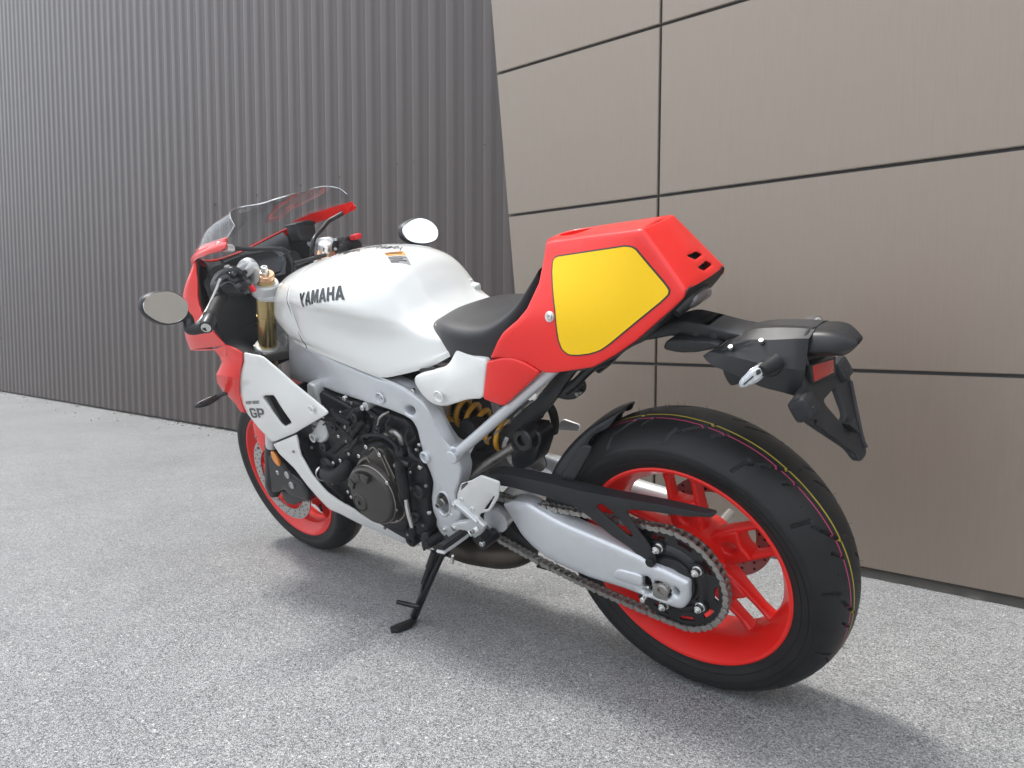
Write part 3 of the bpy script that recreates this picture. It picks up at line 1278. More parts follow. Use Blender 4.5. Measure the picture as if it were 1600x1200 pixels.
for k in range(5):
    a = rad(77 - 72 * k)
    p = RW + Vector((math.cos(a) * .073, YC + .019, math.sin(a) * .073))
    bolt(p, .0085, spk, 'bright_steel', h=1.0, name='nut', hexa=True)
    lathe('stud_boss', [(-.02, 0), (-.02, .017), (-.004, .0155), (-.004, 0)], p - Vector((0, .006, 0)), (0, 1, 0), 'black_metal', spk, 20)
    lathe('stud', [(-.01, 0), (-.01, .0048), (.004, .0048), (.005, .004), (.005, 0)], p, (0, 1, 0), 'bright_steel', spk, 12)

# ---- drive chain: every link a piece of its own
FS = Vector((0.598, YC, 0.385))
R_F = 0.0407
pts = []
# upper run: tangent line, lower run with slack
up0 = RW + Vector((0.006, YC, R_S))
d_ = Vector((FS.x - RW.x, 0, (FS.z + R_F) - (RW.z + R_S))).normalized()


def chain_path():
    P = []
    # rear sprocket from top, backwards, to bottom
    for i in range(120):
        a = rad(90 + 1 + (176) * i / 119)
        P.append(Vector((RW.x + R_S * math.cos(a), YC, RW.z + R_S * math.sin(a))))
    b = Vector((RW.x + R_S * math.cos(rad(267)), YC, RW.z + R_S * math.sin(rad(267))))
    e = Vector((FS.x - R_F * .25, YC, FS.z - R_F * .97))
    for i in range(1, 80):
        t = i / 80
        p = b.lerp(e, t)
        p.z -= .020 * math.sin(math.pi * t)
        P.append(p)
    for i in range(40):
        a = rad(256 + 196 * i / 39)
        P.append(Vector((FS.x + R_F * math.cos(a), YC, FS.z + R_F * math.sin(a))))
    b2 = P[-1]
    e2 = P[0]
    for i in range(1, 80):
        t = i / 80
        P.append(b2.lerp(e2, t))
    return P


CP = chain_path()
seg = [(CP[(i + 1) % len(CP)] - CP[i]).length for i in range(len(CP))]
tot = sum(seg)
NL = int(round(tot / .01588))
if NL % 2:
    NL += 1
pitch_c = tot / NL
acc, i_, cent = 0.0, 0, []
for k in range(NL):
    s = k * pitch_c
    while acc + seg[i_] < s - 1e-9:
        acc += seg[i_]
        i_ = (i_ + 1) % len(CP)
    t = (s - acc) / max(seg[i_], 1e-9)
    cent.append(CP[i_].lerp(CP[(i_ + 1) % len(CP)], t))
chain = empty('drive_chain')
chain.parent = bike


def link_mesh(outer):
    bm = bmesh.new()
    L2 = pitch_c / 2
    hh = .0066 if outer else .0070
    for s in (-1, 1):
        y1 = (.0092 if outer else .0068) * s
        y0 = (.0073 if outer else .0050) * s
        prof = []
        for i in range(9):
            a = rad(-100 + 200 * i / 8)
            prof.append((L2 + hh * math.cos(a), hh * math.sin(a)))
        prof.append((0, hh * .62))
        for i in range(9):
            a = rad(80 + 200 * i / 8)
            prof.append((-L2 + hh * math.cos(a), hh * math.sin(a)))
        prof.append((0, -hh * .62))
        A = [bm.verts.new((x, y1, z)) for x, z in prof]
        B = [bm.verts.new((x, y0, z)) for x, z in prof]
        bm.faces.new(A)
        bm.faces.new(B[::-1])
        for i in range(len(prof)):
            bm.faces.new([A[i], B[i], B[(i + 1) % len(prof)], A[(i + 1) % len(prof)]])
        if outer:
            for x in (-L2, L2):
                lathe_bm(bm, [(0, .0029), (.0008, .0026), (.0008, 0)], (x, y1, 0), (0, s, 0), 10)
    for x in (-L2, L2):
        lathe_bm(bm, [(-.006, .0048), (.006, .0048)], (x, 0, 0), (0, 1, 0), 10)
    bmesh.ops.recalc_face_normals(bm, faces=bm.faces)
    for f in bm.faces:
        f.smooth = len(f.verts) == 4
    for e in bm.edges:
        if len(e.link_faces) == 2 and e.calc_face_angle(0) > rad(40):
            e.smooth = False
    me = bpy.data.meshes.new('chain_link')
    bm.to_mesh(me)
    bm.free()
    me.materials.append(MATS['dull_steel'])
    return me


lm = [link_mesh(True), link_mesh(False)]
for k in range(NL):
    a, b = cent[k], cent[(k + 1) % NL]
    o = bpy.data.objects.new('chain_link', lm[k % 2])
    col.objects.link(o)
    o.parent = chain
    dd = b - a
    o.matrix_local = Matrix.Translation((a + b) / 2) @ Matrix.Rotation(-math.atan2(dd.z, dd.x), 4, 'Y')
panel('chain_slider', [(.34, .096, .405), (.46, .096, .420), (.60, .096, .428), (.62, .096, .345), (.52, .096, .318), (.40, .096, .285), (.36, .096, .285), (.44, .096, .330), (.46, .096, .375), (.42, .096, .395)], 'black_rubber', bike, th=.02, r=.003, rc=.01)
disc('drive_sprocket', (FS.x, FS.y + .004, FS.z), (0, 1, 0), .036, .010, 'black_metal', bike)

# ---- swing arm
sw = panel('swing_arm', [(0.4273,0.118,0.4168),(0.3826,0.125,0.4335),(0.3346,0.13,0.4397),(0.2994,0.132,0.4277),(0.2413,0.135,0.4102),(0.1628,0.135,0.3933),(0.1066,0.135,0.3809),(0.0486,0.135,0.367),(0.0334,0.135,0.3542),(0.0106,0.135,0.3524),(-0.0057,0.135,0.3476),(-0.0297,0.135,0.3405),(-0.0468,0.135,0.3362),(-0.0484,0.135,0.3293),(-0.042,0.135,0.2906),(-0.0282,0.135,0.2671),(-0.0134,0.135,0.2627),(0.025,0.135,0.2669),(0.0613,0.135,0.2721),(0.1081,0.135,0.2781),(0.1973,0.135,0.2819),(0.2725,0.135,0.296),(0.3132,0.135,0.3081),(0.3506,0.13,0.3236),(0.382,0.126,0.3468),(0.4023,0.12,0.375)], 'silver_paint', bike, th=.038, r=.008, rc=.006, step=.014, ctrl=[(0.2945,0.137,0.3782), (0.2134,0.138,0.3478)],
           holes=[[(0.0603,0.135,0.3157),(0.0495,0.135,0.3246),(0.0367,0.135,0.3218),(0.0432,0.135,0.2803),(0.0642,0.135,0.2807),(0.0667,0.135,0.2908)], [(0.0299,0.135,0.319),(-0.006,0.135,0.318),(0.0005,0.135,0.2815),(0.0369,0.135,0.282)], [(-0.0126,0.135,0.3153),(-0.0222,0.135,0.3134),(-0.025,0.135,0.3052),(-0.0204,0.135,0.295),(-0.0087,0.135,0.2932)]])
panel('arm_rib', [(0.1195,0.1395,0.3221),(0.1085,0.1395,0.3296),(0.0565,0.1395,0.3288),(0.0537,0.1395,0.3204),(0.0568,0.1395,0.3042),(0.0687,0.1395,0.298),(0.1205,0.1395,0.3031),(0.1271,0.1395,0.3092)], 'silver_paint', sw, th=.004, r=.0035, rc=.006)
prism('axle_block', [(0.0338,0.128,0.3118),(0.0004,0.128,0.3116),(0.0067,0.128,0.2765),(0.0406,0.128,0.2762)], (0, .006, 0), 'dull_steel', sw, bev=.001)
lathe('axle_nut', [(-.03, 0), (-.03, .0145), (-.004, .0145), (.0, .0125), (.0, .0085), (-.02, .0078), (-.02, 0)], (0.0133,0.139,0.3019), (0, 1, 0), 'dull_steel', sw, 24)
lathe('adjuster_bolt', [(0, 0), (0, .0045), (.016, .0045), (.016, .0062), (.022, .0062), (.022, 0)], (0.0506,0.124,0.2909), (1, 0, .12), 'bright_steel', sw, 12)
disc('chain_adjuster', (0.0603,0.145,0.2699), (0, 1, 0), .006, .02, 'bright_steel', sw)
tube('swing_arm_beam', [(.10, -.135, .335), (.25, -.135, .35), (.42, -.125, .375), (.56, -.11, .40)], [.022, .028, .034, .036], 'silver_paint', bike, n=16)
tube('swing_arm_bridge', [(.46, .12, .365), (.48, 0, .37), (.46, -.12, .365)], .032, 'silver_paint', bike, n=16)
tube('axle', [(0, -.15, .317), (0, .13, .317)], .012, 'bright_steel', bike, n=20)

# ---- chain guard
gd = panel('chain_guard', [(0.44,0.128,0.4955),(0.3937,0.128,0.5038),(0.268,0.128,0.5017),(0.184,0.128,0.4964),(0.1094,0.128,0.4953),(-0.0121,0.128,0.4961),(-0.1083,0.128,0.4945),(-0.1321,0.128,0.5028),(-0.12,0.128,0.4887),(-0.058,0.128,0.4797),(0.0038,0.128,0.4779),(0.0461,0.128,0.4745),(0.063,0.128,0.4714),(0.0676,0.128,0.4633),(0.0509,0.128,0.4287),(0.0334,0.128,0.4061),(0.0244,0.128,0.3846),(0.0198,0.128,0.3709),(0.0233,0.128,0.3522),(0.0364,0.128,0.337),(0.0492,0.128,0.3398),(0.0518,0.128,0.3574),(0.0757,0.128,0.3804),(0.1176,0.128,0.4016),(0.1491,0.128,0.4241),(0.1671,0.128,0.4374),(0.1945,0.128,0.4538),(0.2568,0.128,0.4646),(0.368,0.128,0.4736),(0.4314,0.128,0.472)], 'textured_plastic', bike, th=.004, r=.0015, rc=.004,
           holes=[[(0.139,0.128,0.4681),(0.1297,0.128,0.4742),(0.1206,0.128,0.4728),(0.1004,0.128,0.4588),(0.0618,0.128,0.4118),(0.069,0.128,0.4058),(0.0835,0.128,0.4162),(0.1395,0.128,0.4591)]])
grid('guard_flange', [[(0.4352,0.128,0.4978),(0.3934,0.128,0.5046),(0.2678,0.128,0.5025),(0.1839,0.128,0.4972),(0.1092,0.128,0.496),(-0.0123,0.128,0.4968),(-0.1084,0.128,0.4952),(-0.131,0.128,0.5039)], [(0.4611,0.098,0.4886),(0.4026,0.098,0.5082),(0.2808,0.098,0.5073),(0.196,0.098,0.5011),(0.1105,0.098,0.4948),(0,0.098,0.4927),(-0.0624,0.098,0.4895),(-0.1125,0.098,0.4862)]], 'textured_plastic', gd, su=2, sv=3, th=.003)
disc('guard_bolt', (0.031,0.137,0.3606), (0, 1, 0), .0095, .012, 'black_rubber', gd)

# ---- hugger over the rear tyre
rows = []
for (a, wd, rr_) in ((72, .018, .337), (70, .032, .337), (65, .047, .337), (58, .062, .337), (48, .080, .337), (36, .096, .338), (24, .100, .338), (8, .104, .338), (-8, .104, .338)):
    ca, sa = math.cos(rad(a)), math.sin(rad(a))
    row = []
    for (u, dz) in ((-1, -.075), (-1, -.03), (-.86, -.006), (-.45, .002), (0, .003), (.45, .002), (.86, -.004), (1, -.03), (1, -.075)):
        sc = 1.0 if a < 45 else (.06 if a > 66 else (.25 if a > 55 else .6))
        row.append((ca * (rr_ + dz * (sc if dz < 0 else 1)), u * wd, .317 + sa * (rr_ + dz * (sc if dz < 0 else 1))))
    rows.append(row)
hg = grid('hugger', rows, 'black_plastic', bike, su=4, sv=3, th=.003, sharp=50)
panel('hugger_bracket', [(0.2269,0.112,0.5192),(0.1646,0.112,0.5893),(0.1485,0.112,0.5968),(0.1337,0.112,0.5928),(0.1393,0.112,0.5822),(0.1761,0.112,0.5353),(0.1976,0.112,0.5083),(0.2333,0.112,0.5076)], 'black_plastic', hg, th=.006, r=.002)

# ---- main frame
fr = panel('frame', [(1.143,0.085,0.8299),(1.124,0.09,0.8165),(1.065,0.105,0.7981),(1.008,0.115,0.7843),(0.9188,0.13,0.7704),(0.8159,0.145,0.7549),(0.6884,0.16,0.7325),(0.6495,0.165,0.7315),(0.6004,0.168,0.7192),(0.5693,0.168,0.7019),(0.5457,0.166,0.6836),(0.5351,0.165,0.6633),(0.5305,0.163,0.6356),(0.5212,0.16,0.5996),(0.5085,0.158,0.5757),(0.4809,0.158,0.5707),(0.4621,0.157,0.574),(0.4652,0.156,0.5619),(0.4921,0.155,0.5353),(0.4912,0.155,0.5139),(0.5061,0.155,0.4834),(0.5348,0.155,0.4448),(0.5443,0.156,0.409),(0.5348,0.156,0.3862),(0.5463,0.155,0.3621),(0.5906,0.15,0.314),(0.616,0.15,0.3013),(0.6324,0.15,0.3201),(0.6382,0.152,0.3498),(0.6406,0.154,0.3817),(0.6289,0.156,0.4192),(0.6139,0.156,0.4466),(0.6016,0.157,0.4701),(0.6003,0.16,0.5014),(0.6044,0.162,0.5208),(0.6018,0.163,0.554),(0.5996,0.163,0.5829),(0.5961,0.164,0.6121),(0.6023,0.165,0.6334),(0.6277,0.165,0.6445),(0.6845,0.163,0.6558),(0.7465,0.16,0.6635),(0.8397,0.148,0.6695),(0.9243,0.135,0.6731),(0.9795,0.125,0.6767),(1.069,0.112,0.6798),(1.137,0.1,0.6812),(1.216,0.088,0.6785)], 'silver_paint', bike, th=.040, r=.0055, rc=.005, step=.014,
           holes=[[(0.6139,0.165,0.667),(0.6024,0.165,0.6727),(0.5844,0.165,0.6724),(0.5785,0.165,0.6648),(0.5855,0.165,0.6529),(0.5992,0.165,0.6468),(0.6161,0.165,0.6504),(0.6197,0.165,0.6583)], [(0.6018,0.157,0.4332),(0.5821,0.157,0.4434),(0.5681,0.157,0.4387),(0.5613,0.157,0.4206),(0.5677,0.157,0.3966),(0.5822,0.157,0.3815),(0.5989,0.157,0.3729),(0.6127,0.157,0.3794),(0.6171,0.157,0.3984),(0.6129,0.157,0.4189)]])
mirrored(fr)
tube('frame_bridge', [(.60, -.13, .62), (.62, 0, .63), (.60, .13, .62)], .03, 'silver_paint', bike)
# head-stock casting and upper facet of the spar
grid('spar_facet', [[(1.135,0.09,0.8316),(1.065,0.105,0.7981),(0.9178,0.13,0.7722),(0.7727,0.15,0.7499),(0.664,0.164,0.7336),(0.6004,0.168,0.7192),(0.5683,0.167,0.7015),(0.5432,0.165,0.6817),(0.5295,0.162,0.6353),(0.5202,0.159,0.5993),(0.5059,0.157,0.5738)],
                    [(1.189,0.05,0.8253),(1.095,0.08,0.798),(0.9389,0.11,0.773),(0.7927,0.13,0.7498),(0.6816,0.142,0.7304),(0.6181,0.145,0.7167),(0.5784,0.145,0.7028),(0.545,0.143,0.6864),(0.525,0.138,0.644),(0.5156,0.136,0.6051),(0.5048,0.135,0.5665)]], 'silver_paint', fr, su=2, sv=5, th=.004)
lathe('frame_boss', [(-.035, .0155), (.004, .0155), (.006, .014), (.006, .0115), (.004, .0105), (-.03, .0095), (-.03, 0)], (0.5937,0.163,0.5397), (0, 1, 0), 'silver_paint', fr, 32)
lathe('bolt_recess', [(.001, .0150), (.0025, .0135), (.0, .0125), (-.006, .011), (-.006, 0)], (0.6982,0.165,0.6859), (0, 1, 0), 'silver_paint', fr, 28)
bolt((0.6917,0.166,0.6868), .0065, fr)
# pivot pocket: raised rim, dark well and the pivot nut
pv = panel('pivot_rim', [(0.6032,0.158,0.4388),(0.5811,0.158,0.4494),(0.5624,0.158,0.4454),(0.5563,0.158,0.4255),(0.564,0.158,0.3978),(0.5774,0.158,0.3793),(0.5973,0.158,0.3684),(0.6135,0.158,0.3744),(0.6205,0.158,0.393),(0.616,0.158,0.4171)], 'silver_paint', fr, th=.010, r=.004, rc=.01,
           holes=[[(0.5987,0.158,0.4325),(0.5814,0.158,0.4423),(0.5698,0.158,0.4372),(0.5647,0.158,0.4206),(0.5705,0.158,0.3984),(0.5819,0.158,0.3857),(0.5962,0.158,0.3776),(0.6057,0.158,0.3831),(0.6116,0.158,0.3982),(0.6086,0.158,0.4184)]])
panel('pivot_well', [(0.6529,0.128,0.4144),(0.6147,0.128,0.4349),(0.5886,0.128,0.4248),(0.5837,0.128,0.4006),(0.5947,0.128,0.3698),(0.623,0.128,0.3425),(0.6498,0.128,0.3336),(0.6695,0.128,0.3449),(0.6729,0.128,0.3741),(0.6665,0.128,0.3975)], 'cast_alloy', fr, th=.004, r=.001, rc=.008)
lathe('pivot_nut', [(-.02, 0), (-.02, .0115), (.004, .0115), (.006, .0095), (.006, .0075), (.020, .0072), (.021, .0055), (.010, .005), (.010, 0)], (0.6008,0.145,0.4071), (0, 1, 0), 'dull_steel', fr, 18)
bolt((0.4971,0.166,0.55), .0075, fr)
for p in ((0.5728,0.156,0.3791), (0.6148,0.157,0.3298), (0.5752,0.16,0.3486)):
    bolt(p, .0065, fr)
panel('pivot_plate', [(0.6473,0.146,0.3483),(0.6267,0.146,0.3467),(0.6053,0.146,0.3417),(0.5745,0.146,0.3514),(0.5731,0.146,0.3299),(0.5912,0.146,0.3041),(0.6155,0.146,0.2877),(0.6263,0.146,0.2966),(0.6451,0.146,0.3096),(0.6523,0.146,0.3287)], 'cast_alloy', fr, th=.02, r=.003, rc=.004)

# ---- subframe
st = tube('subframe_tube', [(0.5075,0.15,0.5473), (0.4351,0.142,0.5936), (0.3179,0.128,0.6711), (0.2036,0.108,0.7476), (0.1305,0.1,0.7962)], .0125, 'silver_paint', bike, n=20)
mirrored(st)
lathe('tube_lug', [(-.012, .011), (-.012, .016), (.012, .016), (.014, .013), (.014, 0)], (0.4928,0.158,0.5547), (0, 1, 0), 'silver_paint', st, 24)
tube('frame_stay', [(0.5624,0.1,0.4493), (0.4751,0.095,0.4986), (0.3702,0.085,0.5557)], .011, 'dull_steel', bike, n=14)
sb = panel('subframe_cover', [(0.5329,0.062,0.5124),(0.4756,0.062,0.5444),(0.409,0.062,0.5889),(0.3557,0.062,0.6252),(0.3033,0.062,0.6597),(0.2498,0.062,0.7071),(0.2204,0.062,0.7284),(0.1681,0.062,0.754),(0.1621,0.062,0.7459),(0.2064,0.062,0.7049),(0.2566,0.062,0.6555),(0.3121,0.062,0.6087),(0.3268,0.062,0.5888),(0.3293,0.062,0.5602),(0.3327,0.062,0.5345),(0.3829,0.062,0.5121),(0.4228,0.062,0.5237),(0.4586,0.062,0.5262),(0.5011,0.062,0.511)], 'black_plastic', bike, th=.012, r=.002, rc=.004)
for k in range(5):
    x0, y0 = 757 + 17.5 * k, 693 - 15.5 * k
    tube('cable_strip', [Vector((0.4554,0.095,0.5592)).lerp(Vector((0.2685,0.095,0.6836)), k / 5 + .01), Vector((0.4554,0.095,0.5592)).lerp(Vector((0.2685,0.095,0.6836)), k / 5 + .15)], .0022, 'dull_steel', sb, n=6)
tube('hose', [(0.3302,0.03,0.6082), (0.3128,0.02,0.6331), (0.3066,0.01,0.6167), (0.3138,0,0.5833), (0.3407,-0.02,0.5458)], .010, 'black_rubber', bike)
tube('cable', [(0.3604,0.03,0.5945), (0.3427,0.02,0.5915), (0.3314,0,0.5802)], .004, 'black_rubber', bike, n=8)
tube('tail_stay', [(0.2121,0.06,0.6881), (0.1808,0.06,0.7082), (0.1327,0.06,0.7434), (0.0868,0.07,0.7622)], .0095, 'black_metal', bike, mirror=True)
lk = panel('latch_bracket', [(0.2483,0.055,0.6677),(0.2479,0.055,0.6824),(0.2195,0.055,0.6999),(0.1906,0.055,0.7029),(0.1824,0.055,0.6962),(0.185,0.055,0.679),(0.1979,0.055,0.6667),(0.2203,0.055,0.6637)], 'black_metal', bike, th=.03, r=.004, rc=.005)
disc('latch_screw', (0.1891,0.058,0.68), (.3, 1, 0), .005, .012, 'dull_steel', lk)

# ---- rear shock absorber
A_, B_ = Vector((0.6158,0.035,0.625)), Vector((0.4165,0.035,0.5345))
shock = tube('shock_absorber', [A_, B_], [.021, .021], 'black_metal', bike, n=20, sm=0)
dirn = (B_ - A_).normalized()
uu = dirn.cross(Vector((0, 1, 0))).normalized()
vv = dirn.cross(uu)
cp = []
turns = 6.5
Ls = (B_ - A_).length * .93
for i in range(int(turns * 18) + 1):
    a = 2 * math.pi * i / 18
    s = .02 * (B_ - A_).length + Ls * i / (turns * 18)
    cp.append(A_ + dirn * s + (uu * math.cos(a) + vv * math.sin(a)) * .0325)
tube('spring', cp, .0066, 'spring_yellow', shock, n=10, sm=0)
lathe('spring_seat', [(-.004, 0), (-.004, .038), (.006, .038), (.012, .03), (.03, .028), (.03, 0)], B_ - dirn * .008, dirn, 'dull_steel', shock, 28)
lathe('preload_knob', [(-.05, 0), (-.05, .017), (-.012, .017), (-.010, .0235), (.0, .0235), (.0035, .021), (.0035, .0175), (.001, .0165), (.001, 0)], (0.4953,0.1,0.5935), (-.12, 1, .1), 'engine_black', bike, 32)
lathe('shock_eye', [(-.03, 0), (-.03, .026), (.012, .026), (.016, .022), (.016, .012), (.008, .011), (.008, 0)], (0.3186,0.098,0.5864), (0, 1, .1), 'black_metal', bike, 28)
panel('shock_linkage', [(0.3668,0.088,0.5908),(0.3397,0.088,0.6059),(0.2963,0.088,0.6039),(0.2831,0.088,0.5869),(0.2956,0.088,0.561),(0.3121,0.088,0.5341),(0.3248,0.088,0.5151),(0.3659,0.088,0.4966),(0.3962,0.088,0.499),(0.3906,0.088,0.5307),(0.3756,0.088,0.5614)], 'black_metal', bike, th=.05, r=.006, rc=.008)

# ---- exhaust, under the engine
ex = tube('exhaust_muffler', [(.84, .02, .205), (.76, .03, .205), (.66, .03, .205), (.55, .02, .208), (.50, .0, .215), (.485, -.01, .22)], [.036, .062, .072, .070, .060, .040], 'exhaust_titan', bike, n=28, flat=.62)
box('muffler_bracket', (0.4796,-0.03,0.1359), (.06, .02, .006), 'exhaust_titan', ex, .002)
tube('header_pipe', [(1.12, .05, .44), (1.13, .05, .34), (1.06, .045, .24), (.92, .03, .19), (.78, .02, .18)], .021, 'exhaust_titan', bike, n=16)
tube('header_pipe', [(1.12, -.05, .44), (1.13, -.05, .34), (1.06, -.045, .24), (.92, -.03, .19), (.78, .0, .18)], .021, 'exhaust_titan', bike, n=16)
panel('heel_plate', [(0.4477,-0.15,0.4905),(0.4198,-0.15,0.5108),(0.3707,-0.15,0.4993),(0.3791,-0.15,0.481),(0.4383,-0.15,0.4788)], 'alloy_plate', bike, th=.004, r=.001)
panel('tank_rail_plate', [(0.4068,0.03,0.4863),(0.3617,0.03,0.5217),(0.3449,0.03,0.5204),(0.3422,0.03,0.4815),(0.3628,0.03,0.4621),(0.4031,0.03,0.4716)], 'dull_steel', bike, th=.004, r=.001)

# ---- engine
eng = panel('engine', [(1.212,0.135,0.4659),(1.096,0.135,0.5565),(1.021,0.135,0.5985),(0.9468,0.135,0.6569),(0.8369,0.135,0.6533),(0.7433,0.135,0.6302),(0.6652,0.135,0.6176),(0.6453,0.135,0.5611),(0.6481,0.135,0.4819),(0.6472,0.135,0.41),(0.6735,0.135,0.3406),(0.7311,0.135,0.2677),(0.7922,0.135,0.2366),(0.8578,0.135,0.253),(0.9323,0.135,0.2749),(1.017,0.135,0.2966),(1.086,0.135,0.3309),(1.143,0.135,0.3645),(1.189,0.135,0.4092)], 'engine_black', bike, th=.27, r=.010, rc=.01, step=.05)
panel('radiator', [(1.17, .16, .66), (1.20, .16, .66), (1.16, .16, .40), (1.13, .16, .40)], 'engine_black', bike, th=.32, r=.003)
lathe('engine_cover', [(-.075, 0), (-.075, .100), (-.045, .100), (-.042, .097), (-.038, .091), (-.012, .083), (-.004, .079), (.0, .074), (.002, .040), (.003, .0)], (0.8161,0.203,0.4175), (-.05, 1, .06), 'bronze_cover', eng, 64, 22)
for a_, r_ in ((-.012, .0838), (-.040, .0955)):  # pale rings: the cover's edge highlights put into the colour
    lathe('cover_highlight', [(a_ - .0008, r_ - .002), (a_, r_ + .0002), (a_ + .0014, r_ - .0008), (a_ + .0012, r_ - .004)], (0.8161,0.203,0.4175), (-.05, 1, .06), 'bronze_rib_highlight', eng, 64)
cv = panel('cover_lobe', [(0.9495,0.172,0.4062),(0.9006,0.172,0.4603),(0.8499,0.172,0.4975),(0.804,0.172,0.5273),(0.7715,0.172,0.5474),(0.7507,0.172,0.548),(0.7411,0.172,0.5295),(0.7376,0.172,0.5084),(0.7353,0.172,0.4726),(0.7366,0.172,0.434),(0.7494,0.172,0.3854),(0.8204,0.172,0.3536),(0.8807,0.172,0.4014)], 'bronze_cover', eng, th=.045, r=.005, rc=.006)
for pl in ([(0.8176,0.1745,0.514),(0.8117,0.1745,0.5037),(0.8056,0.1745,0.4879),(0.8025,0.1745,0.4772)], [(0.795,0.1745,0.5405),(0.7778,0.1745,0.5497),(0.7667,0.1745,0.5456),(0.7655,0.1745,0.5367)], [(0.7594,0.1745,0.5446),(0.7553,0.1745,0.5308),(0.7492,0.1745,0.51),(0.7443,0.1745,0.4745)], [(0.7401,0.1745,0.5309),(0.7339,0.1745,0.5102),(0.7278,0.1745,0.4895),(0.7235,0.1745,0.4702)]):
    tube('cover_rib', pl, .0016, 'bronze_rib_highlight', cv, n=6, sm=3)
# faceted pads on the cover face
c0 = Vector((0.8218,0.206,0.4144))
for a0, a1 in ((118, 92), (88, 52), (44, 22)):
    o_p = arc(c0, .072, a0, a1, 8, c0.y + .0035) + arc(c0, .050, a1, a0, 8, c0.y + .0045)
    panel('cover_pad', o_p, 'bronze_cover', eng, th=.006, r=.0012, rc=.002)
lathe('cover_cap', [(-.01, 0), (-.01, .0255), (.003, .0255), (.0045, .024), (.0045, .022), (.002, .0215), (.0042, .020), (.0048, .006), (.001, .0055), (.001, 0)], (0.8571,0.2065,0.3954), (-.05, 1, .06), 'bronze_cover', eng, 40)
wedge = panel('cover_gusset', [(0.9113,0.19,0.4489),(0.8852,0.19,0.4737),(0.8376,0.19,0.5045),(0.829,0.19,0.5056),(0.8663,0.19,0.4669),(0.864,0.19,0.4483),(0.8928,0.19,0.4286),(0.9142,0.19,0.4311)], 'bronze_cover', eng, th=.05, r=.004, rc=.004)
# case around the cover, clutch-side plates and water pump
panel('crankcase', [(0.8939,0.155,0.5022),(0.8366,0.155,0.5427),(0.7775,0.155,0.5564),(0.7301,0.155,0.5367),(0.7167,0.155,0.4917),(0.7116,0.155,0.438),(0.7334,0.155,0.3598),(0.7774,0.155,0.2896),(0.8375,0.155,0.2853),(0.8657,0.155,0.2956),(0.769,0.155,0.3724),(0.7622,0.155,0.4376)], 'engine_black', eng, th=.06, r=.006, rc=.006)
panel('sprocket_cover', [(0.6906,0.158,0.4932),(0.655,0.158,0.5157),(0.6208,0.158,0.5132),(0.6127,0.158,0.4865),(0.6264,0.158,0.4386),(0.6497,0.158,0.3841),(0.6484,0.158,0.3439),(0.6832,0.158,0.3032),(0.7279,0.158,0.29),(0.7348,0.158,0.3232),(0.7128,0.158,0.4026)], 'engine_black', eng, th=.06, r=.008, rc=.008, bulge=.006)
lathe('water_pump', [(-.06, 0), (-.06, .034), (-.006, .034), (0, .028), (0, 0)], (1.07,0.15,0.4354), (0, 1, 0), 'engine_black', eng, 32)
tube('coolant_hose', [(1.052,0.165,0.4354), (1.022,0.172,0.4332), (0.9877,0.172,0.4362), (0.9636,0.16,0.4511), (0.9615,0.14,0.4668)], [.020, .021, .022, .021, .019], 'black_rubber', eng, n=20)
lathe('hose_clamp', [(-.005, .0225), (-.005, .0245), (.005, .0245), (.005, .0225)], (1.064,0.163,0.4307), (-.55, .35, -.15), 'bright_steel', eng, 28)
lathe('clutch_drum', [(-.05, 0), (-.05, .048), (.0, .048), (.004, .044), (.004, .032), (0, .031), (0, 0)], (0.7442,0.125,0.5492), (0, 1, 0), 'engine_black', eng, 40)
panel('cylinder_cover', [(1.116,0.14,0.6127),(0.9894,0.14,0.675),(0.8895,0.14,0.6446),(0.8318,0.14,0.6164),(0.9206,0.14,0.5337),(1.031,0.14,0.4779),(1.083,0.14,0.4958),(1.103,0.14,0.5421)], 'engine_black', eng, th=.05, r=.008, rc=.006, bulge=.006)
panel('cam_cover', [(0.9651,0.148,0.5863),(0.893,0.148,0.6333),(0.824,0.148,0.6116),(0.8055,0.148,0.5827),(0.8818,0.148,0.5229),(0.9419,0.148,0.5276)], 'engine_black', eng, th=.04, r=.006, rc=.006)
for k in range(3):
    tube('coil_lead', [(0.928,0.152,0.5802), (0.862,0.16,0.6193), (0.8357,0.15,0.6385)] if k == 0 else ([(0.9046,0.15,0.5402), (0.8506,0.16,0.5803), (0.8125,0.15,0.6082)] if k == 1 else [(0.7985,0.14,0.6369), (0.756,0.15,0.6184), (0.7895,0.15,0.578)]), .0065, 'black_rubber', eng, n=8)
tube('wire', [(0.8135,0.17,0.5525), (0.8127,0.172,0.5716), (0.7817,0.172,0.582), (0.7291,0.172,0.5856), (0.6948,0.172,0.5736), (0.68,0.172,0.551)], .0045, 'black_rubber', eng, n=8)
tube('wire', [(0.7618,0.165,0.5878), (0.737,0.168,0.6126), (0.7171,0.168,0.6351), (0.7,0.15,0.6437)], .0028, 'dull_steel', eng, n=6)
tube('wire', [(0.725,0.165,0.6365), (0.7405,0.17,0.5993), (0.7268,0.17,0.6075)], .0022, 'black_rubber', eng, n=6)
tube('throttle_pipe', [(0.7376,0.15,0.5796), (0.697,0.155,0.5913), (0.6785,0.155,0.5776), (0.6844,0.15,0.5536)], .008, 'dull_steel', eng, n=10)
tube('breather_hose', [(0.6818,0.15,0.5364), (0.6513,0.15,0.5643), (0.6344,0.14,0.575)], .006, 'black_rubber', eng, n=10)
panel('throttle_body', [(1.018,0.13,0.6464),(0.9391,0.13,0.6627),(0.848,0.13,0.6432),(0.7528,0.13,0.6219),(0.6914,0.13,0.6027),(0.7335,0.13,0.5492),(0.7959,0.13,0.5824),(0.9023,0.13,0.5986),(0.995,0.13,0.5984)], 'engine_black', eng, th=.06, r=.008, rc=.008)
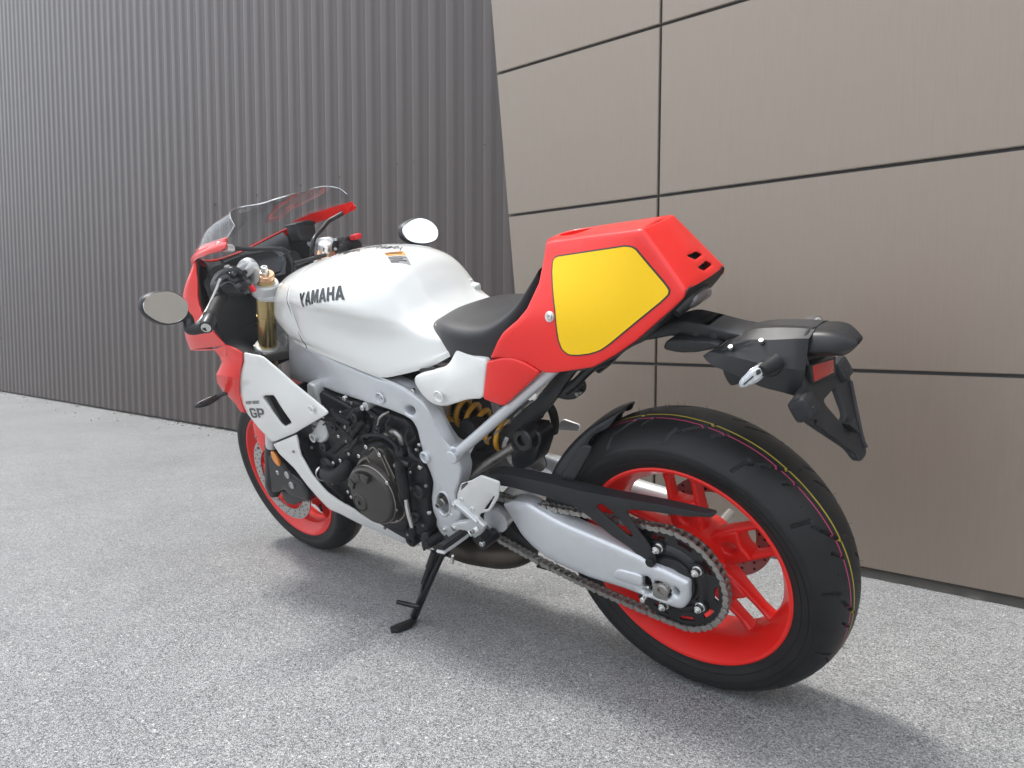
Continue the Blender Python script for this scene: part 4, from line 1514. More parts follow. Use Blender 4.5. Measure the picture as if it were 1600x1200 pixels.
disc('linkage_boot', (0.6852,0.17,0.5441), (0, 1, .2), .016, .03, 'black_rubber', eng)
panel('injector_bracket', [(0.9168,0.155,0.6235),(0.8136,0.155,0.6495),(0.8006,0.155,0.6434),(0.8219,0.155,0.6204),(0.8918,0.155,0.5998),(0.9204,0.155,0.6047)], 'engine_black', eng, th=.02, r=.003)
# engine bracket to the frame, bright alloy
br = panel('engine_hanger', [(1.026,0.15,0.7033),(0.9974,0.15,0.7011),(0.9983,0.15,0.6544),(1.005,0.15,0.572),(1.007,0.15,0.5447),(1.03,0.15,0.5247),(1.059,0.15,0.5155),(1.078,0.15,0.5214),(1.082,0.15,0.5489),(1.073,0.15,0.601)], 'cast_alloy', bike, th=.03, r=.006, rc=.006)
lathe('hanger_boss', [(-.02, 0), (-.02, .014), (.003, .0135), (.003, .0095), (-.004, .009), (-.004, 0)], (1.07,0.158,0.538), (0, 1, 0), 'cast_alloy', br, 28)
bolt((1.072,0.157,0.5374), .0062, br, 'dull_steel')
for (px, r_) in (((0.7966,0.182,0.5512), .0062), ((0.7465,0.184,0.5366), .0062), ((0.7331,0.196,0.4657), .0062), ((0.8434,0.18,0.5191), .0058), ((0.9108,0.165,0.5109), .0056), ((0.9651,0.163,0.4819), .0056), ((1.009,0.16,0.4668), .0056), ((0.7425,0.188,0.3825), .0056), ((0.7816,0.17,0.3326), .005), ((0.6178,0.172,0.5121), .0056), ((0.6433,0.166,0.3789), .0054), ((0.6293,0.16,0.551), .0052), ((0.6115,0.16,0.5667), .005), ((0.8963,0.16,0.5888), .0052), ((0.9408,0.16,0.5563), .0052), ((0.8585,0.16,0.6716), .0066), ((0.782,0.168,0.6541), .0072), ((1.073,0.16,0.4032), .004), ((0.9665,0.17,0.3884), .005), ((0.959,0.17,0.3736), .005), ((0.8992,0.158,0.6281), .005), ((0.6882,0.165,0.3025), .0075), ((0.663,0.17,0.4926), .0045)):
    bolt(px, r_, eng)
lathe('hanger_spacer', [(-.03, 0), (-.03, .011), (0, .011), (0, 0)], (0.7784,0.158,0.6552), (0, 1, 0), 'cast_alloy', eng, 20)
for k in range(7):
    t_ = k / 6
    tube('cylinder_fin', [Vector((1.007,0.152,0.5805)).lerp(Vector((0.9169,0.152,0.5094)), t_), Vector((0.916,0.156,0.6167)).lerp(Vector((0.8258,0.156,0.5517)), t_)], .0026, 'engine_black', eng, n=6, sm=0)
for p0, p1, r_ in (((0.9318,0.155,0.6334), (0.8626,0.16,0.6011), .008), ((0.6417,0.165,0.5589), (0.6052,0.165,0.5222), .006), ((0.6963,0.176,0.466), (0.711,0.178,0.377), .005)):
    tube('engine_hose', [p0, Vector(p0).lerp(Vector(p1), .5) + Vector((0, .012, .004)), p1], r_, 'black_rubber', eng, n=12)
for p_, r_ in (((0.8253,0.172,0.6242), .013), ((0.7429,0.172,0.6), .012), ((0.9412,0.166,0.5855), .012), ((0.6485,0.176,0.4413), .020), ((0.6941,0.172,0.3618), .015), ((1.039,0.158,0.5098), .014)):
    lathe('engine_cap', [(-.02, 0), (-.02, r_), (-.003, r_), (0, r_ * .86), (0, r_ * .5), (-.003, r_ * .45), (-.003, 0)], p_, (0, 1, 0), 'engine_black', eng, 24)
for p_ in ((0.9878,0.15,0.6345), (0.8493,0.15,0.6554), (0.7785,0.15,0.6253), (0.7182,0.158,0.6028), (0.9124,0.16,0.5442), (0.8059,0.165,0.5708), (0.6941,0.186,0.5142), (0.6802,0.172,0.4448), (0.6193,0.17,0.4603), (0.6834,0.165,0.3337), (0.8636,0.16,0.2869), (0.7826,0.15,0.2777), (1.113,0.15,0.4973), (1.06,0.155,0.3921)):
    bolt(p_, .0042, eng, 'dull_steel')
for pts_ in ([(1.065,0.15,0.6211), (1.002,0.158,0.6028), (0.935,0.165,0.6006), (0.8861,0.168,0.5769), (0.8642,0.168,0.5533)], [(0.6363,0.152,0.6077), (0.6517,0.16,0.5828), (0.6405,0.168,0.5536), (0.6312,0.17,0.5248)], [(0.6897,0.155,0.6315), (0.7035,0.165,0.6177), (0.7021,0.17,0.5961), (0.6808,0.17,0.5776)], [(0.6861,0.165,0.3519), (0.7191,0.17,0.3295), (0.7509,0.165,0.2894)]):
    tube('wire', pts_, .0032, 'black_rubber', eng, n=8)
tube('drain_hose', [(0.8327,0.17,0.5686), (0.8853,0.168,0.5323), (0.926,0.165,0.5148)], .0055, 'black_rubber', eng, n=10)
lathe('oil_filler', [(-.03, 0), (-.03, .019), (-.004, .019), (0, .016), (0, .006), (.004, .006), (.004, 0)], (0.78,0.15,0.2584), (0, 1, 0), 'engine_black', eng, 24)
# gear linkage
lk = tube('shift_rod', [(0.6884,0.185,0.4252), (0.6926,0.187,0.3855), (0.6947,0.188,0.3412)], [.0055, .0068, .0055], 'bright_steel', bike, n=12)
tube('rod_boot', [(0.6693,0.18,0.5319), (0.6805,0.183,0.4969), (0.6834,0.184,0.4579), (0.6884,0.185,0.4252)], [.014, .013, .015, .010], 'black_rubber', lk, n=14)
tube('rod_joint', [(0.6947,0.188,0.3412), (0.6992,0.188,0.3178)], .009, 'black_rubber', lk, n=12)
tube('shift_shaft', [(0.7005,0.178,0.5093), (0.6724,0.18,0.5246), (0.643,0.178,0.5204)], .007, 'black_metal', lk, n=10)

# ---- foot peg assembly
hp = panel('heel_plate', [(0.508,0.172,0.4551),(0.4943,0.172,0.4758),(0.4834,0.172,0.4892),(0.4456,0.172,0.5031),(0.4095,0.172,0.5213),(0.3581,0.172,0.513),(0.3581,0.172,0.5067),(0.3731,0.172,0.4709),(0.4114,0.172,0.43),(0.448,0.172,0.4167),(0.4574,0.172,0.3946),(0.4733,0.172,0.3967),(0.5149,0.172,0.4232)], 'alloy_plate', bike, th=.004, r=.0016, rc=.003,
           holes=[[(0.493,0.172,0.4677),(0.4824,0.172,0.486),(0.4575,0.172,0.498),(0.4593,0.172,0.4929)], [(0.4315,0.172,0.4297),(0.3858,0.172,0.4737),(0.3822,0.172,0.4726),(0.4161,0.172,0.4342)]])
bolt((0.495,0.176,0.4476), .0055, hp, 'alloy_plate')
bolt((0.4664,0.176,0.4274), .0055, hp, 'alloy_plate')
pb = panel('peg_bracket', [(0.5293,0.18,0.4338),(0.5197,0.18,0.4423),(0.5089,0.18,0.4424),(0.4478,0.18,0.4011),(0.433,0.18,0.3905),(0.4561,0.18,0.3637),(0.4799,0.18,0.3484),(0.4885,0.18,0.3605),(0.5065,0.18,0.3637),(0.5392,0.18,0.357),(0.5545,0.18,0.3575),(0.5528,0.18,0.3684),(0.5305,0.18,0.3816),(0.4923,0.18,0.3925),(0.4792,0.18,0.4002),(0.5104,0.18,0.42),(0.5312,0.18,0.4162)], 'cast_alloy', bike, th=.014, r=.0035, rc=.003)
tube('bracket_ridge', [(0.5087,0.183,0.4407), (0.4748,0.184,0.4203), (0.4502,0.184,0.4013)], .0035, 'cast_alloy', pb, n=8)
bolt((0.5187,0.184,0.431), .0062, pb)
bolt((0.5411,0.184,0.3652), .0062, pb)
tube('peg_fork', [(0.4683,0.2,0.3766), (0.4603,0.19,0.3791), (0.452,0.182,0.3828)], .0085, 'cast_alloy', pb, n=10)
P0, P1 = Vector((0.4778,0.205,0.3776)), Vector((0.4696,0.29,0.3875))
ax_ = (P1 - P0).normalized()
up_ = Vector((0, 0, 1)) - ax_ * ax_.z
up_.normalize()
sd_ = ax_.cross(up_)


def peg_box(name, a, b, w0, w1, h0, h1, material, parent, off):
    pts = []
    bm = bmesh.new()
    R_ = []
    for t, w_, in ((a, w0), (a + (b - a) * .5, (w0 + w1) / 2 * 1.03), (b, w1)):
        p = P0.lerp(P1, t) + up_ * off
        R_.append([bm.verts.new(p + sd_ * (w_ * sx) + up_ * z) for sx, z in ((-1, h0), (1, h0), (1, h1), (-1, h1))])
    for A, B in zip(R_, R_[1:]):
        for i in range(4):
            bm.faces.new([A[i], A[(i + 1) % 4], B[(i + 1) % 4], B[i]])
    bm.faces.new(R_[0])
    bm.faces.new(R_[-1])
    bmesh.ops.recalc_face_normals(bm, faces=bm.faces)
    bmesh.ops.bevel(bm, geom=bm.edges[:], offset=.003, segments=2, affect='EDGES', clamp_overlap=True)
    return link(name, bm, material, parent, 40)


peg = peg_box('foot_peg', -.05, 1.03, .012, .0135, -.008, .000, 'cast_alloy', bike, 0)
peg_box('peg_rubber', .0, 1.0, .0115, .013, .0005, .011, 'black_rubber', peg, 0)
for k in range(7):
    t = .1 + .13 * k
    p = P0.lerp(P1, t) + up_ * .0113
    tube('peg_groove', [p - sd_ * .008, p + sd_ * .008], .0011, 'joint_black', peg, n=6, sm=0)
lathe('feeler_pin', [(0, 0), (0, .0055), (.006, .0055), (.010, .0035), (.030, .0035), (.032, 0)], (0.4816,0.26,0.3338), (-0.5129,0.1146,0.8508), 'bright_steel', peg, 14)
bolt((0.4419,0.215,0.3944), .006, peg, 'dull_steel')
disc('pivot_bush', (0.4739,0.178,0.3467), (0, 1, 0), .017, .03, 'black_rubber', bike)
disc('peg_spring_bush', (0.469,0.175,0.332), (0, 1, 0), .016, .05, 'black_metal', bike)
bolt((0.4595,0.182,0.3384), .0065, bike, name='brake_bolt')
# toe lever
tl = tube('shift_lever', [(0.5867,0.17,0.3269), (0.5911,0.18,0.3247), (0.5933,0.2,0.3255), (0.6143,0.205,0.3294)], .006, 'black_metal', bike, n=10)
tube('toe_rubber', [(0.5897,0.19,0.3383), (0.5904,0.215,0.3406), (0.5908,0.238,0.3421)], [.0105, .0115, .0105], 'black_rubber', tl, n=14, sm=2)
for k in range(7):
    p = Vector((0.5904,0.196,0.3381)).lerp(Vector((0.5907,0.234,0.3414)), k / 6)
    lathe('rubber_ring', [(-.001, .011), (-.001, .0125), (.001, .0125), (.001, .011)], p, Vector((0.5907,0.234,0.3414)) - Vector((0.5904,0.196,0.3381)), 'black_rubber', tl, 14)
bolt((0.6486,0.19,0.2869), .004, tl, 'bright_steel')
panel('lever_guard', [(0.7016,0.165,0.2997),(0.6845,0.165,0.3184),(0.6719,0.165,0.3135),(0.6755,0.165,0.2787),(0.7009,0.165,0.2635),(0.7113,0.165,0.2495),(0.7131,0.165,0.2704)], 'black_metal', bike, th=.012, r=.002)

# ---- side stand
FOOT = Vector((0.723,0.2721,0.0919))
ss = tube('side_stand', [(0.6432,0.15,0.2652), (0.6559,0.165,0.2412), (0.6795,0.205,0.184), Vector((0.7349,0.238,0.0798)) + Vector((0, -.002, .012))], [.0125, .0105, .0105, .011], 'black_metal', bike, n=16, sm=4)
gp = [Vector(p) for p in ((0.7327,0.3178,0.1083), (0.736,0.2778,0.094), (0.7386,0.2412,0.0809), (0.7232,0.2393,0.0802), (0.7003,0.2742,0.0927), (0.7011,0.3169,0.1079), (0.7142,0.328,0.1119))]
gup = Vector((0, math.sin(LEAN) * -1, math.cos(LEAN))) * 1.0
prism('stand_foot', [tuple(p + gup * .001) for p in gp], tuple(gup * .009), 'black_metal', ss, bev=.002)
tube('stand_tang', [(0.6876,0.243,0.1413), (0.7162,0.25,0.1438), (0.7399,0.27,0.1607)], [.005, .0065, .0055], 'black_metal', ss, n=10)
tube('stand_bracket', [(0.6683,0.13,0.278), (0.6521,0.14,0.2685), (0.6545,0.15,0.2474)], .017, 'black_metal', ss, n=14)
sp = []
S0, S1 = Vector((0.6511,0.175,0.2714)), Vector((0.6822,0.215,0.1938))
dz = (S1 - S0).normalized()
ua = dz.cross(Vector((0, 1, 0))).normalized()
va = dz.cross(ua)
for i in range(20 * 10 + 1):
    a = 2 * math.pi * i / 10
    sp.append(S0.lerp(S1, .45 + .55 * i / 200) + (ua * math.cos(a) + va * math.sin(a)) * .0055)
tube('stand_spring', sp, .0016, 'black_metal', ss, n=6, sm=0)
tube('spring_cover', [S0, S0.lerp(S1, .5)], .0095, 'black_rubber', ss, n=12, sm=0)
tube('spring_hook', [S1, (0.6866,0.225,0.1742)], .003, 'black_metal', ss, n=8, sm=0)

# ---- fuel tank: cross sections from the front to the seat
def sec(x, zt, ys, zs, yf, zf, yb, zb, crown=.55):
    return [(x, 0, zt), (x, ys * .42, zt - (zt - zs) * .10), (x, ys * .80, zt - (zt - zs) * .46), (x, ys, zs), (x, (ys * .45 + yf * .55) * 1.012, zs * .55 + zf * .45), (x, yf, zf), (x, (yf * .45 + yb * .55) * 1.02, zf * .42 + zb * .58), (x, yb * 1.01, zb + .012), (x, yb, zb)]


SEC = {
    0: sec(1.226, .912, .022, .902, .026, .885, .024, .865),
    1: sec(1.200, .944, .052, .915, .066, .880, .052, .840),
    2: sec(1.150, .970, .090, .925, .106, .875, .084, .822),
    3: sec(1.075, .990, .125, .934, .136, .872, .115, .806),
    4: sec(.985, 1.004, .146, .938, .145, .870, .136, .796),
    5: sec(.900, 1.014, .163, .938, .156, .865, .148, .782),
    6: sec(.810, 1.017, .176, .932, .160, .855, .157, .767),
    7: sec(.730, 1.010, .180, .922, .160, .842, .164, .752),
    8: sec(.665, .998, .170, .905, .156, .832, .165, .741),
    9: sec(.622, .975, .150, .890, .145, .828, .157, .746),
    10: sec(.592, .935, .128, .872, .137, .828, .149, .753),
    11: sec(.562, .888, .112, .852, .128, .822, .140, .762),
    12: sec(.528, .852, .098, .836, .116, .816, .126, .776),
    13: sec(.500, .832, .090, .822, .104, .806, .112, .788),
}


for k_, sh in ((9, .010), (10, .026), (11, .042), (12, .050), (13, .050)):
    SEC[k_] = [(p[0] - sh * min(1, max(0, (i_ - 2) / 3)), p[1], p[2]) for i_, p in enumerate(SEC[k_])]


def body(name, ids, material, extra=()):
    rows = [SEC[i] for i in ids]
    full = [[(p[0], -p[1], p[2]) for p in r[:0:-1]] + r for r in rows]
    return grid(name, full, material, bike, su=7, sv=5, sharp=60)


SEC['s1'] = [tuple(np.array(a) + (np.array(b) - np.array(a)) * .945) for a, b in zip(SEC[3], SEC[4])]
SEC['s0'] = [tuple(np.array(p) * np.array((1, .965, 1)) + np.array((0, 0, -.004 if i < 7 else 0))) for i, p in enumerate(SEC['s1'])]
SEC['t0'] = [tuple(np.array(a) + np.array((-.004, 0, 0))) for a in SEC[4]]
SEC['tin'] = [tuple(np.array(p) * np.array((1, .965, 1)) + np.array((.004, 0, -.004 if i < 7 else 0))) for i, p in enumerate(SEC['t0'])]
tank = body('fuel_tank', ['tin', 't0', 5, 6, 7, 8, 9, 10, 11, 12, 13], 'white_paint')
SEC['g0'] = [tuple(np.array(p) * np.array((1, .9975, 1)) + np.array((.005, 0, -.0005))) for p in SEC['s1']]
SEC['g1'] = [tuple(np.array(p) * np.array((1, .9975, 1)) + np.array((-.005, 0, -.0005))) for p in SEC['t0']]
cover = body('tank_cover', [0, 1, 2, 3, 's1', 's0'], 'white_paint')
body('seam_gasket', ['g0', 'g1'], 'joint_black').parent = tank
bot = grid('tank_seam', [[(p[0][0], -p[-1][1] * .985, p[-1][2] - .001) for p in (SEC[i] for i in (3, 4, 5, 6, 7, 8, 9, 10, 11))], [(p[0][0], p[-1][1] * .985, p[-1][2] - .001) for p in (SEC[i] for i in (3, 4, 5, 6, 7, 8, 9, 10, 11))]], 'joint_black', tank, su=2, sv=3)
bolt((1.049,0.112,0.8303), .005, cover, 'alloy_plate')
flat_print('tank_lettering', word_polys('YAMAHA', .09, .06), [(.9118, .1614, .9167), (.7098, .1705, .934), (.7265, .1506, .963), (.9119, .1544, .9503)], [tank], 'chrome_decal', tank, dr=(0, -.86, -.51), step=.006, lift=.0014)
rect = [[(0, 0), (1, 0), (1, 1), (0, 1)]]
lbl = [(0.7028,0.03,0.9952), (0.6675,0,1.002), (0.6185,0.03,1), (0.651,0.06,0.9955)]
lb = [Vector(p) for p in lbl]


def sub_quad(u0, v0, u1, v1):
    def P(u, v):
        return (lb[0] * (1 - u) + lb[1] * u) * (1 - v) + (lb[3] * (1 - u) + lb[2] * u) * v
    return [P(u0, v0), P(u1, v0), P(u1, v1), P(u0, v1)]


flat_print('warning_label', [([(0, 0), (1, 0), (1, .42), (0, .42)], [])], [Vector(p) + Vector((0, 0, .1)) for p in sub_quad(0, 0, 1, 1)], [tank], 'orange_print', tank, dr=(0, 0, -1))
flat_print('warning_label', [([(0, .5), (1, .5), (1, 1), (0, 1)], [])], [Vector(p) + Vector((0, 0, .1)) for p in sub_quad(0, 0, 1, 1)], [tank], 'grey_print', tank, dr=(0, 0, -1))
flat_print('label_text', [([(.03, a), (.03 + w_, a), (.03 + w_, a + .06), (.03, a + .06)], []) for a, w_ in ((.08, .9), (.22, .8), (.56, .9), (.68, .7), (.8, .85), (.91, .4))], [Vector(p) + Vector((0, 0, .1)) for p in sub_quad(0, 0, 1, 1)], [tank], 'black_decal', tank, dr=(0, 0, -1), lift=.0016)
# hand-signed flourish on the tank top
tr_ = bvh_of([tank])


def on_tank(x, y, lift=.0008):
    h = tr_.ray_cast(Vector((x, y, 1.5)), Vector((0, 0, -1)))
    return h[0] + h[1] * lift if h[0] else Vector((x, y, 1.0))


for seed, x0, x1, y0 in ((1, .915, .80, .02), (2, .80, .68, -.012)):
    rg = random.Random(seed)
    P_ = []
    for i in range(26):
        t = i / 25
        P_.append(on_tank(x0 + (x1 - x0) * t + .012 * math.sin(i * 1.9), y0 + .018 * math.sin(i * 2.3) * rg.uniform(.4, 1.2)))
    tube('signature', P_, .0005, 'black_decal', tank, n=4, sm=4)
panel('tank_bracket', [(0.5485,0.148,0.759),(0.4945,0.148,0.7663),(0.4956,0.148,0.7579),(0.5478,0.148,0.7497)], 'joint_black', tank, th=.004, r=0)
panel('knob', [(0.6009,-0.1,0.8928),(0.5833,-0.1,0.892),(0.5838,-0.1,0.8839),(0.5631,-0.1,0.8798),(0.5609,-0.1,0.8733),(0.5717,-0.1,0.841),(0.5871,-0.1,0.848),(0.6082,-0.1,0.8718)], 'alloy_plate', bike, th=.02, r=.003, rc=.003)
panel('tank_mount', [(0.664,0.11,0.7115),(0.6468,0.11,0.7189),(0.6088,0.11,0.7043),(0.609,0.11,0.6747),(0.6339,0.11,0.6698),(0.651,0.11,0.6855)], 'dull_steel', bike, th=.008, r=.002)
bolt((0.5715,0.165,0.71), .006, bike, name='mount_bolt')

# ---- seat, side cover, tail
def seat_sec(x, zc, w, ze, zb, wb):
    return [(x, -wb, zb), (x, -w, ze), (x, -w * .9, zc - (zc - ze) * .30), (x, -w * .5, zc - .003), (x, 0, zc), (x, w * .5, zc - .003), (x, w * .9, zc - (zc - ze) * .30), (x, w, ze), (x, wb, zb)]


seat = grid('seat', [seat_sec(.566, .826, .040, .818, .800, .036), seat_sec(.560, .842, .066, .822, .785, .058), seat_sec(.540, .853, .088, .824, .776, .080), seat_sec(.505, .860, .108, .826, .772, .100), seat_sec(.465, .861, .124, .826, .770, .118), seat_sec(.42, .858, .136, .824, .770, .130), seat_sec(.37, .856, .140, .824, .775, .134), seat_sec(.325, .861, .136, .830, .782, .130), seat_sec(.285, .877, .120, .848, .79, .118), seat_sec(.258, .900, .100, .868, .80, .096), seat_sec(.236, .928, .078, .90, .82, .076), seat_sec(.220, .950, .058, .93, .86, .056)], 'seat_vinyl', bike, su=5, sv=4, sharp=60)
side = panel('side_cover', [(0.423,0.134,0.8066),(0.4375,0.14,0.7881),(0.4503,0.146,0.7723),(0.4673,0.155,0.7648),(0.4881,0.16,0.7615),(0.538,0.166,0.7527),(0.5503,0.167,0.7464),(0.5532,0.168,0.7311),(0.5445,0.168,0.7144),(0.5321,0.168,0.6964),(0.5085,0.166,0.6799),(0.4777,0.164,0.6782),(0.4485,0.162,0.6856),(0.4046,0.158,0.6974),(0.3616,0.154,0.7),(0.3437,0.15,0.7487),(0.3279,0.146,0.7861),(0.3474,0.145,0.7908),(0.3742,0.142,0.7918),(0.4,0.139,0.7973)], 'white_paint', bike, th=.02, r=.005, rc=.008, bulge=.006)
mirrored(side)
lathe('screw_recess', [(.000, .014), (.0015, .0125), (.0, .012), (-.003, .010), (-.003, 0)], (0.473,0.176,0.7083), (0, 1, 0), 'white_paint', side, 24)
bolt((0.4721,0.175,0.7079), .0055, side, 'alloy_plate')
sr = panel('tail_cover', [(0.3296,0.147,0.7836),(0.3105,0.147,0.787),(0.2858,0.147,0.7925),(0.2573,0.146,0.7922),(0.2299,0.144,0.782),(0.2011,0.138,0.7611),(0.2116,0.138,0.7525),(0.26,0.144,0.7193),(0.311,0.15,0.685),(0.3395,0.152,0.6933),(0.361,0.153,0.6989),(0.3597,0.153,0.7085),(0.3447,0.15,0.7458)], 'red_paint', bike, th=.012, r=.004, rc=.004, bulge=.003)
mirrored(sr)

# tail cowl: left side plate with the number board, top, rear face and underside
TA, TB, TC = (0.1913,0.05,0.9962), (-0.0312,0.056,1.004), (-0.1073,0.076,0.8961)
tailside = [(0.1913,0.05,0.9962), (0.0774,0.053,1.001), (-0.0312,0.056,1.004), (-0.0686,0.066,0.9511), (-0.1073,0.076,0.8961), (-0.1031,0.081,0.8843), (-0.0799,0.089,0.8663), (-0.0137,0.108,0.8181), (0.0316,0.118,0.7923), (0.0804,0.125,0.77), (0.172,0.135,0.7584), (0.1957,0.136,0.7598), (0.2276,0.14,0.7812), (0.2866,0.146,0.7928), (0.319,0.147,0.7901), (0.2888,0.143,0.8279), (0.2735,0.139,0.8435), (0.2391,0.128,0.8648), (0.2184,0.115,0.8844), (0.1979,0.088,0.9274), (0.1947,0.067,0.9612)]
ctl = [(0.0647,0.091,0.913), (0.0254,0.106,0.8565), (0.1078,0.118,0.8363), (-0.0383,0.078,0.928), (0.1377,0.087,0.927)]
tail = panel('tail_cowl', tailside, 'red_paint', bike, th=.004, r=.004, rc=.0025, ctrl=ctl, step=.012)
mirrored(tail, tail, 'tail_side')
A3, B3, C3 = [np.array(p) for p in (TA, TB, TC)]


def both(row):
    return [tuple(p) for p in row] + [(p[0], -p[1], p[2]) for p in row[::-1] if abs(p[1]) > 1e-6]


def my(p):
    return (p[0], -p[1], p[2])


# top with the hand hollow, rounded over to the side plates
hollow = [(.148 + .040 * math.cos(2 * math.pi * i / 24), .026 * math.sin(2 * math.pi * i / 24), 1.0) for i in range(24)]
topo = []
for u in (0, .25, .5, .75, 1.0):
    e = A3 + (B3 - A3) * u
    topo.append((e[0], e[1] - .0012, e[2] - .0006))
topo = topo + [my(p) for p in topo[::-1]] + [(.203, -.030, .998), (.205, 0, .9985), (.203, .030, .998)]
tt = panel('tail_top', topo, 'red_paint', tail, th=.003, r=.004, rc=.002, ax='z', step=.012, holes=[hollow], ctrl=[(.17, 0, 1.005), (.10, 0, 1.0075), (.04, 0, 1.009), (-.01, 0, 1.0075)])
grid('hand_hollow', [[(.148 + k_ * .041 * math.cos(2 * math.pi * i / 24), k_ * .027 * math.sin(2 * math.pi * i / 24), z_) for i in range(24)] for k_, z_ in ((1, .9990), (.97, .984), (.8, .966), (.05, .962))], 'red_paint', tail, su=2, sv=1, cv=True, th=.001)
# rear face with its two slots
rf0 = [tuple(B3 + np.array((-.0008, -.0012, -.0006)))] + [tuple(B3 + (C3 - B3) * u + np.array((-.0008, -.0012, 0))) for u in (.35, .7, 1.0)]
rf0 = rf0 + [my(p) for p in rf0[::-1]]
rface = panel('tail_face', rf0, 'red_paint', tail, th=.003, r=.003, rc=.002, ax='x', sg=-1, step=.010,
              holes=[[(-0.079,0.0119,0.9412),(-0.079,-0.0233,0.9393),(-0.079,-0.0351,0.93),(-0.079,-0.0022,0.9297)], [(-0.09,0.0082,0.918),(-0.09,-0.03,0.9195),(-0.09,-0.0415,0.9092),(-0.09,-0.0034,0.9089)]], ctrl=[(-.060, 0, .972), (-.090, 0, .935), (-.108, 0, .905)])
grid('slot_backing', [[(-.058, .03, .96), (-.058, -.05, .96)], [(-.082, .03, .905), (-.082, -.05, .905)]], 'joint_black', tail, su=2, sv=2, th=.002)
rowsU = []
for e, zi in (((-0.1055,0.076,0.8928), .004), ((-0.0786,0.087,0.8652), -.002), ((-0.0122,0.106,0.8167), -.004), ((0.082,0.123,0.7688), .0), ((0.1742,0.132,0.7584), .01)):
    rowsU.append(both([(e[0], e[1] - .003, e[2] + .003), (e[0], e[1] * .8, e[2] + zi + .004), (e[0], 0, e[2] + zi + .006)]))
grid('tail_underside', rowsU, 'black_plastic', tail, su=3, sv=3, th=.004)
# number board
numb = [(0.1685,0.062,0.9718), (0.1444,0.062,0.9735), (0.062,0.062,0.9798), (-0.0142,0.062,0.9855), (-0.0288,0.066,0.9684), (-0.0787,0.076,0.9073), (-0.0835,0.079,0.8967), (-0.0746,0.082,0.8866), (-0.0195,0.098,0.851), (0.0448,0.114,0.8079), (0.0696,0.119,0.7968), (0.1187,0.124,0.7925), (0.1378,0.123,0.7982), (0.1486,0.119,0.816), (0.1544,0.101,0.8816), (0.1712,0.068,0.9545)]


def uv_of(quad, pts):
    """pixel-free unit coordinates: project points of a near-planar patch on a frame of its own"""
    o0 = np.array(quad[0])
    e1 = np.array(quad[1]) - o0
    e2 = np.array(quad[3]) - o0
    A = np.stack([e1, e2], 1)
    return [tuple(np.linalg.lstsq(A, np.array(p) - o0, rcond=None)[0]) for p in pts]


NQ = [(0.1706,0.125,0.7864), (-0.0842,0.115,0.7892), None, (0.1705,0.055,0.9884)]
NQ[2] = tuple(np.array(NQ[1]) + np.array(NQ[3]) - np.array(NQ[0]))
def inset(poly, d):
    A = np.array(poly)
    c = A.mean(0)
    out = []
    for i in range(len(A)):
        a, b, cc = A[i - 1], A[i], A[(i + 1) % len(A)]
        e1, e2 = b - a, cc - b
        n1 = np.array((-e1[1], e1[0])) / (np.linalg.norm(e1) + 1e-9)
        n2 = np.array((-e2[1], e2[0])) / (np.linalg.norm(e2) + 1e-9)
        n_ = n1 + n2
        n_ /= np.linalg.norm(n_) + 1e-9
        if np.dot(n_, c - b) < 0:
            n_ = -n_
        out.append(tuple(b + n_ * d / max(.5, abs(np.dot(n_, n1)))))
    return out


nu = fillet(uv_of(NQ, numb), .05, 2)
flat_print('board_border', [(nu, [])], NQ, [tail], 'black_decal', tail, lift=.0008, step=.012)
flat_print('number_board', [(inset(nu, .0135), [])], NQ, [tail], 'yellow_decal', tail, lift=.0016, step=.012)
disc('tail_bolt_washer', (0.1652,0.118,0.8684), (.05, 1, .3), .0105, .006, 'alloy_plate', tail)
bolt((0.1626,0.121,0.8694), .0066, tail, 'bright_steel', (.05, 1, .3))
# tail light under the cowl
tlg = tube('tail_light', [(-0.0782,0.045,0.8583), (-0.0885,0.025,0.8633), (-0.0911,0,0.8659), tuple(np.array((-0.0885,0.025,0.8633)) * (1, -1, 1)), tuple(np.array((-0.0782,0.045,0.8583)) * (1, -1, 1))], [.008, .012, .013, .012, .008], 'dark_lens', bike, n=14)
tube('light_housing', [(-0.0676,0.055,0.8536), (-0.0814,0.03,0.8651), (-0.0839,0,0.8685), tuple(np.array((-0.0814,0.03,0.8651)) * (1, -1, 1)), tuple(np.array((-0.0676,0.055,0.8536)) * (1, -1, 1))], [.012, .015, .016, .015, .012], 'black_plastic', tlg, n=14)

# ---- plate carrier
arm = panel('plate_arm', [(0.084,0.032,0.7728),(0.0276,0.032,0.8008),(-0.0313,0.032,0.8233),(-0.0664,0.032,0.8303),(-0.1075,0.032,0.8205),(-0.1537,0.032,0.8075),(-0.1898,0.032,0.8006),(-0.1832,0.032,0.7937),(-0.1395,0.032,0.7909),(-0.0907,0.032,0.7929),(-0.0403,0.032,0.7999),(0.0015,0.032,0.7921),(0.0446,0.032,0.7865)], 'black_plastic', bike, th=.064, r=.004, rc=.006)
for k in range(3):
    disc('arm_hole', [(-0.0519,0.033,0.8101), (-0.088,0.033,0.8041), (-0.1231,0.033,0.7995)][k], (0, 1, 0), .006, .002, 'joint_black', arm)
panel('arm_wing', [(-0.0256,0.05,0.7802),(-0.0399,0.05,0.8002),(-0.0759,0.05,0.7993),(-0.1249,0.05,0.7962),(-0.1419,0.05,0.7893),(-0.135,0.05,0.7833),(-0.0946,0.05,0.7754),(-0.0612,0.05,0.7735)], 'black_plastic', bike, th=.04, r=.003, rc=.006)
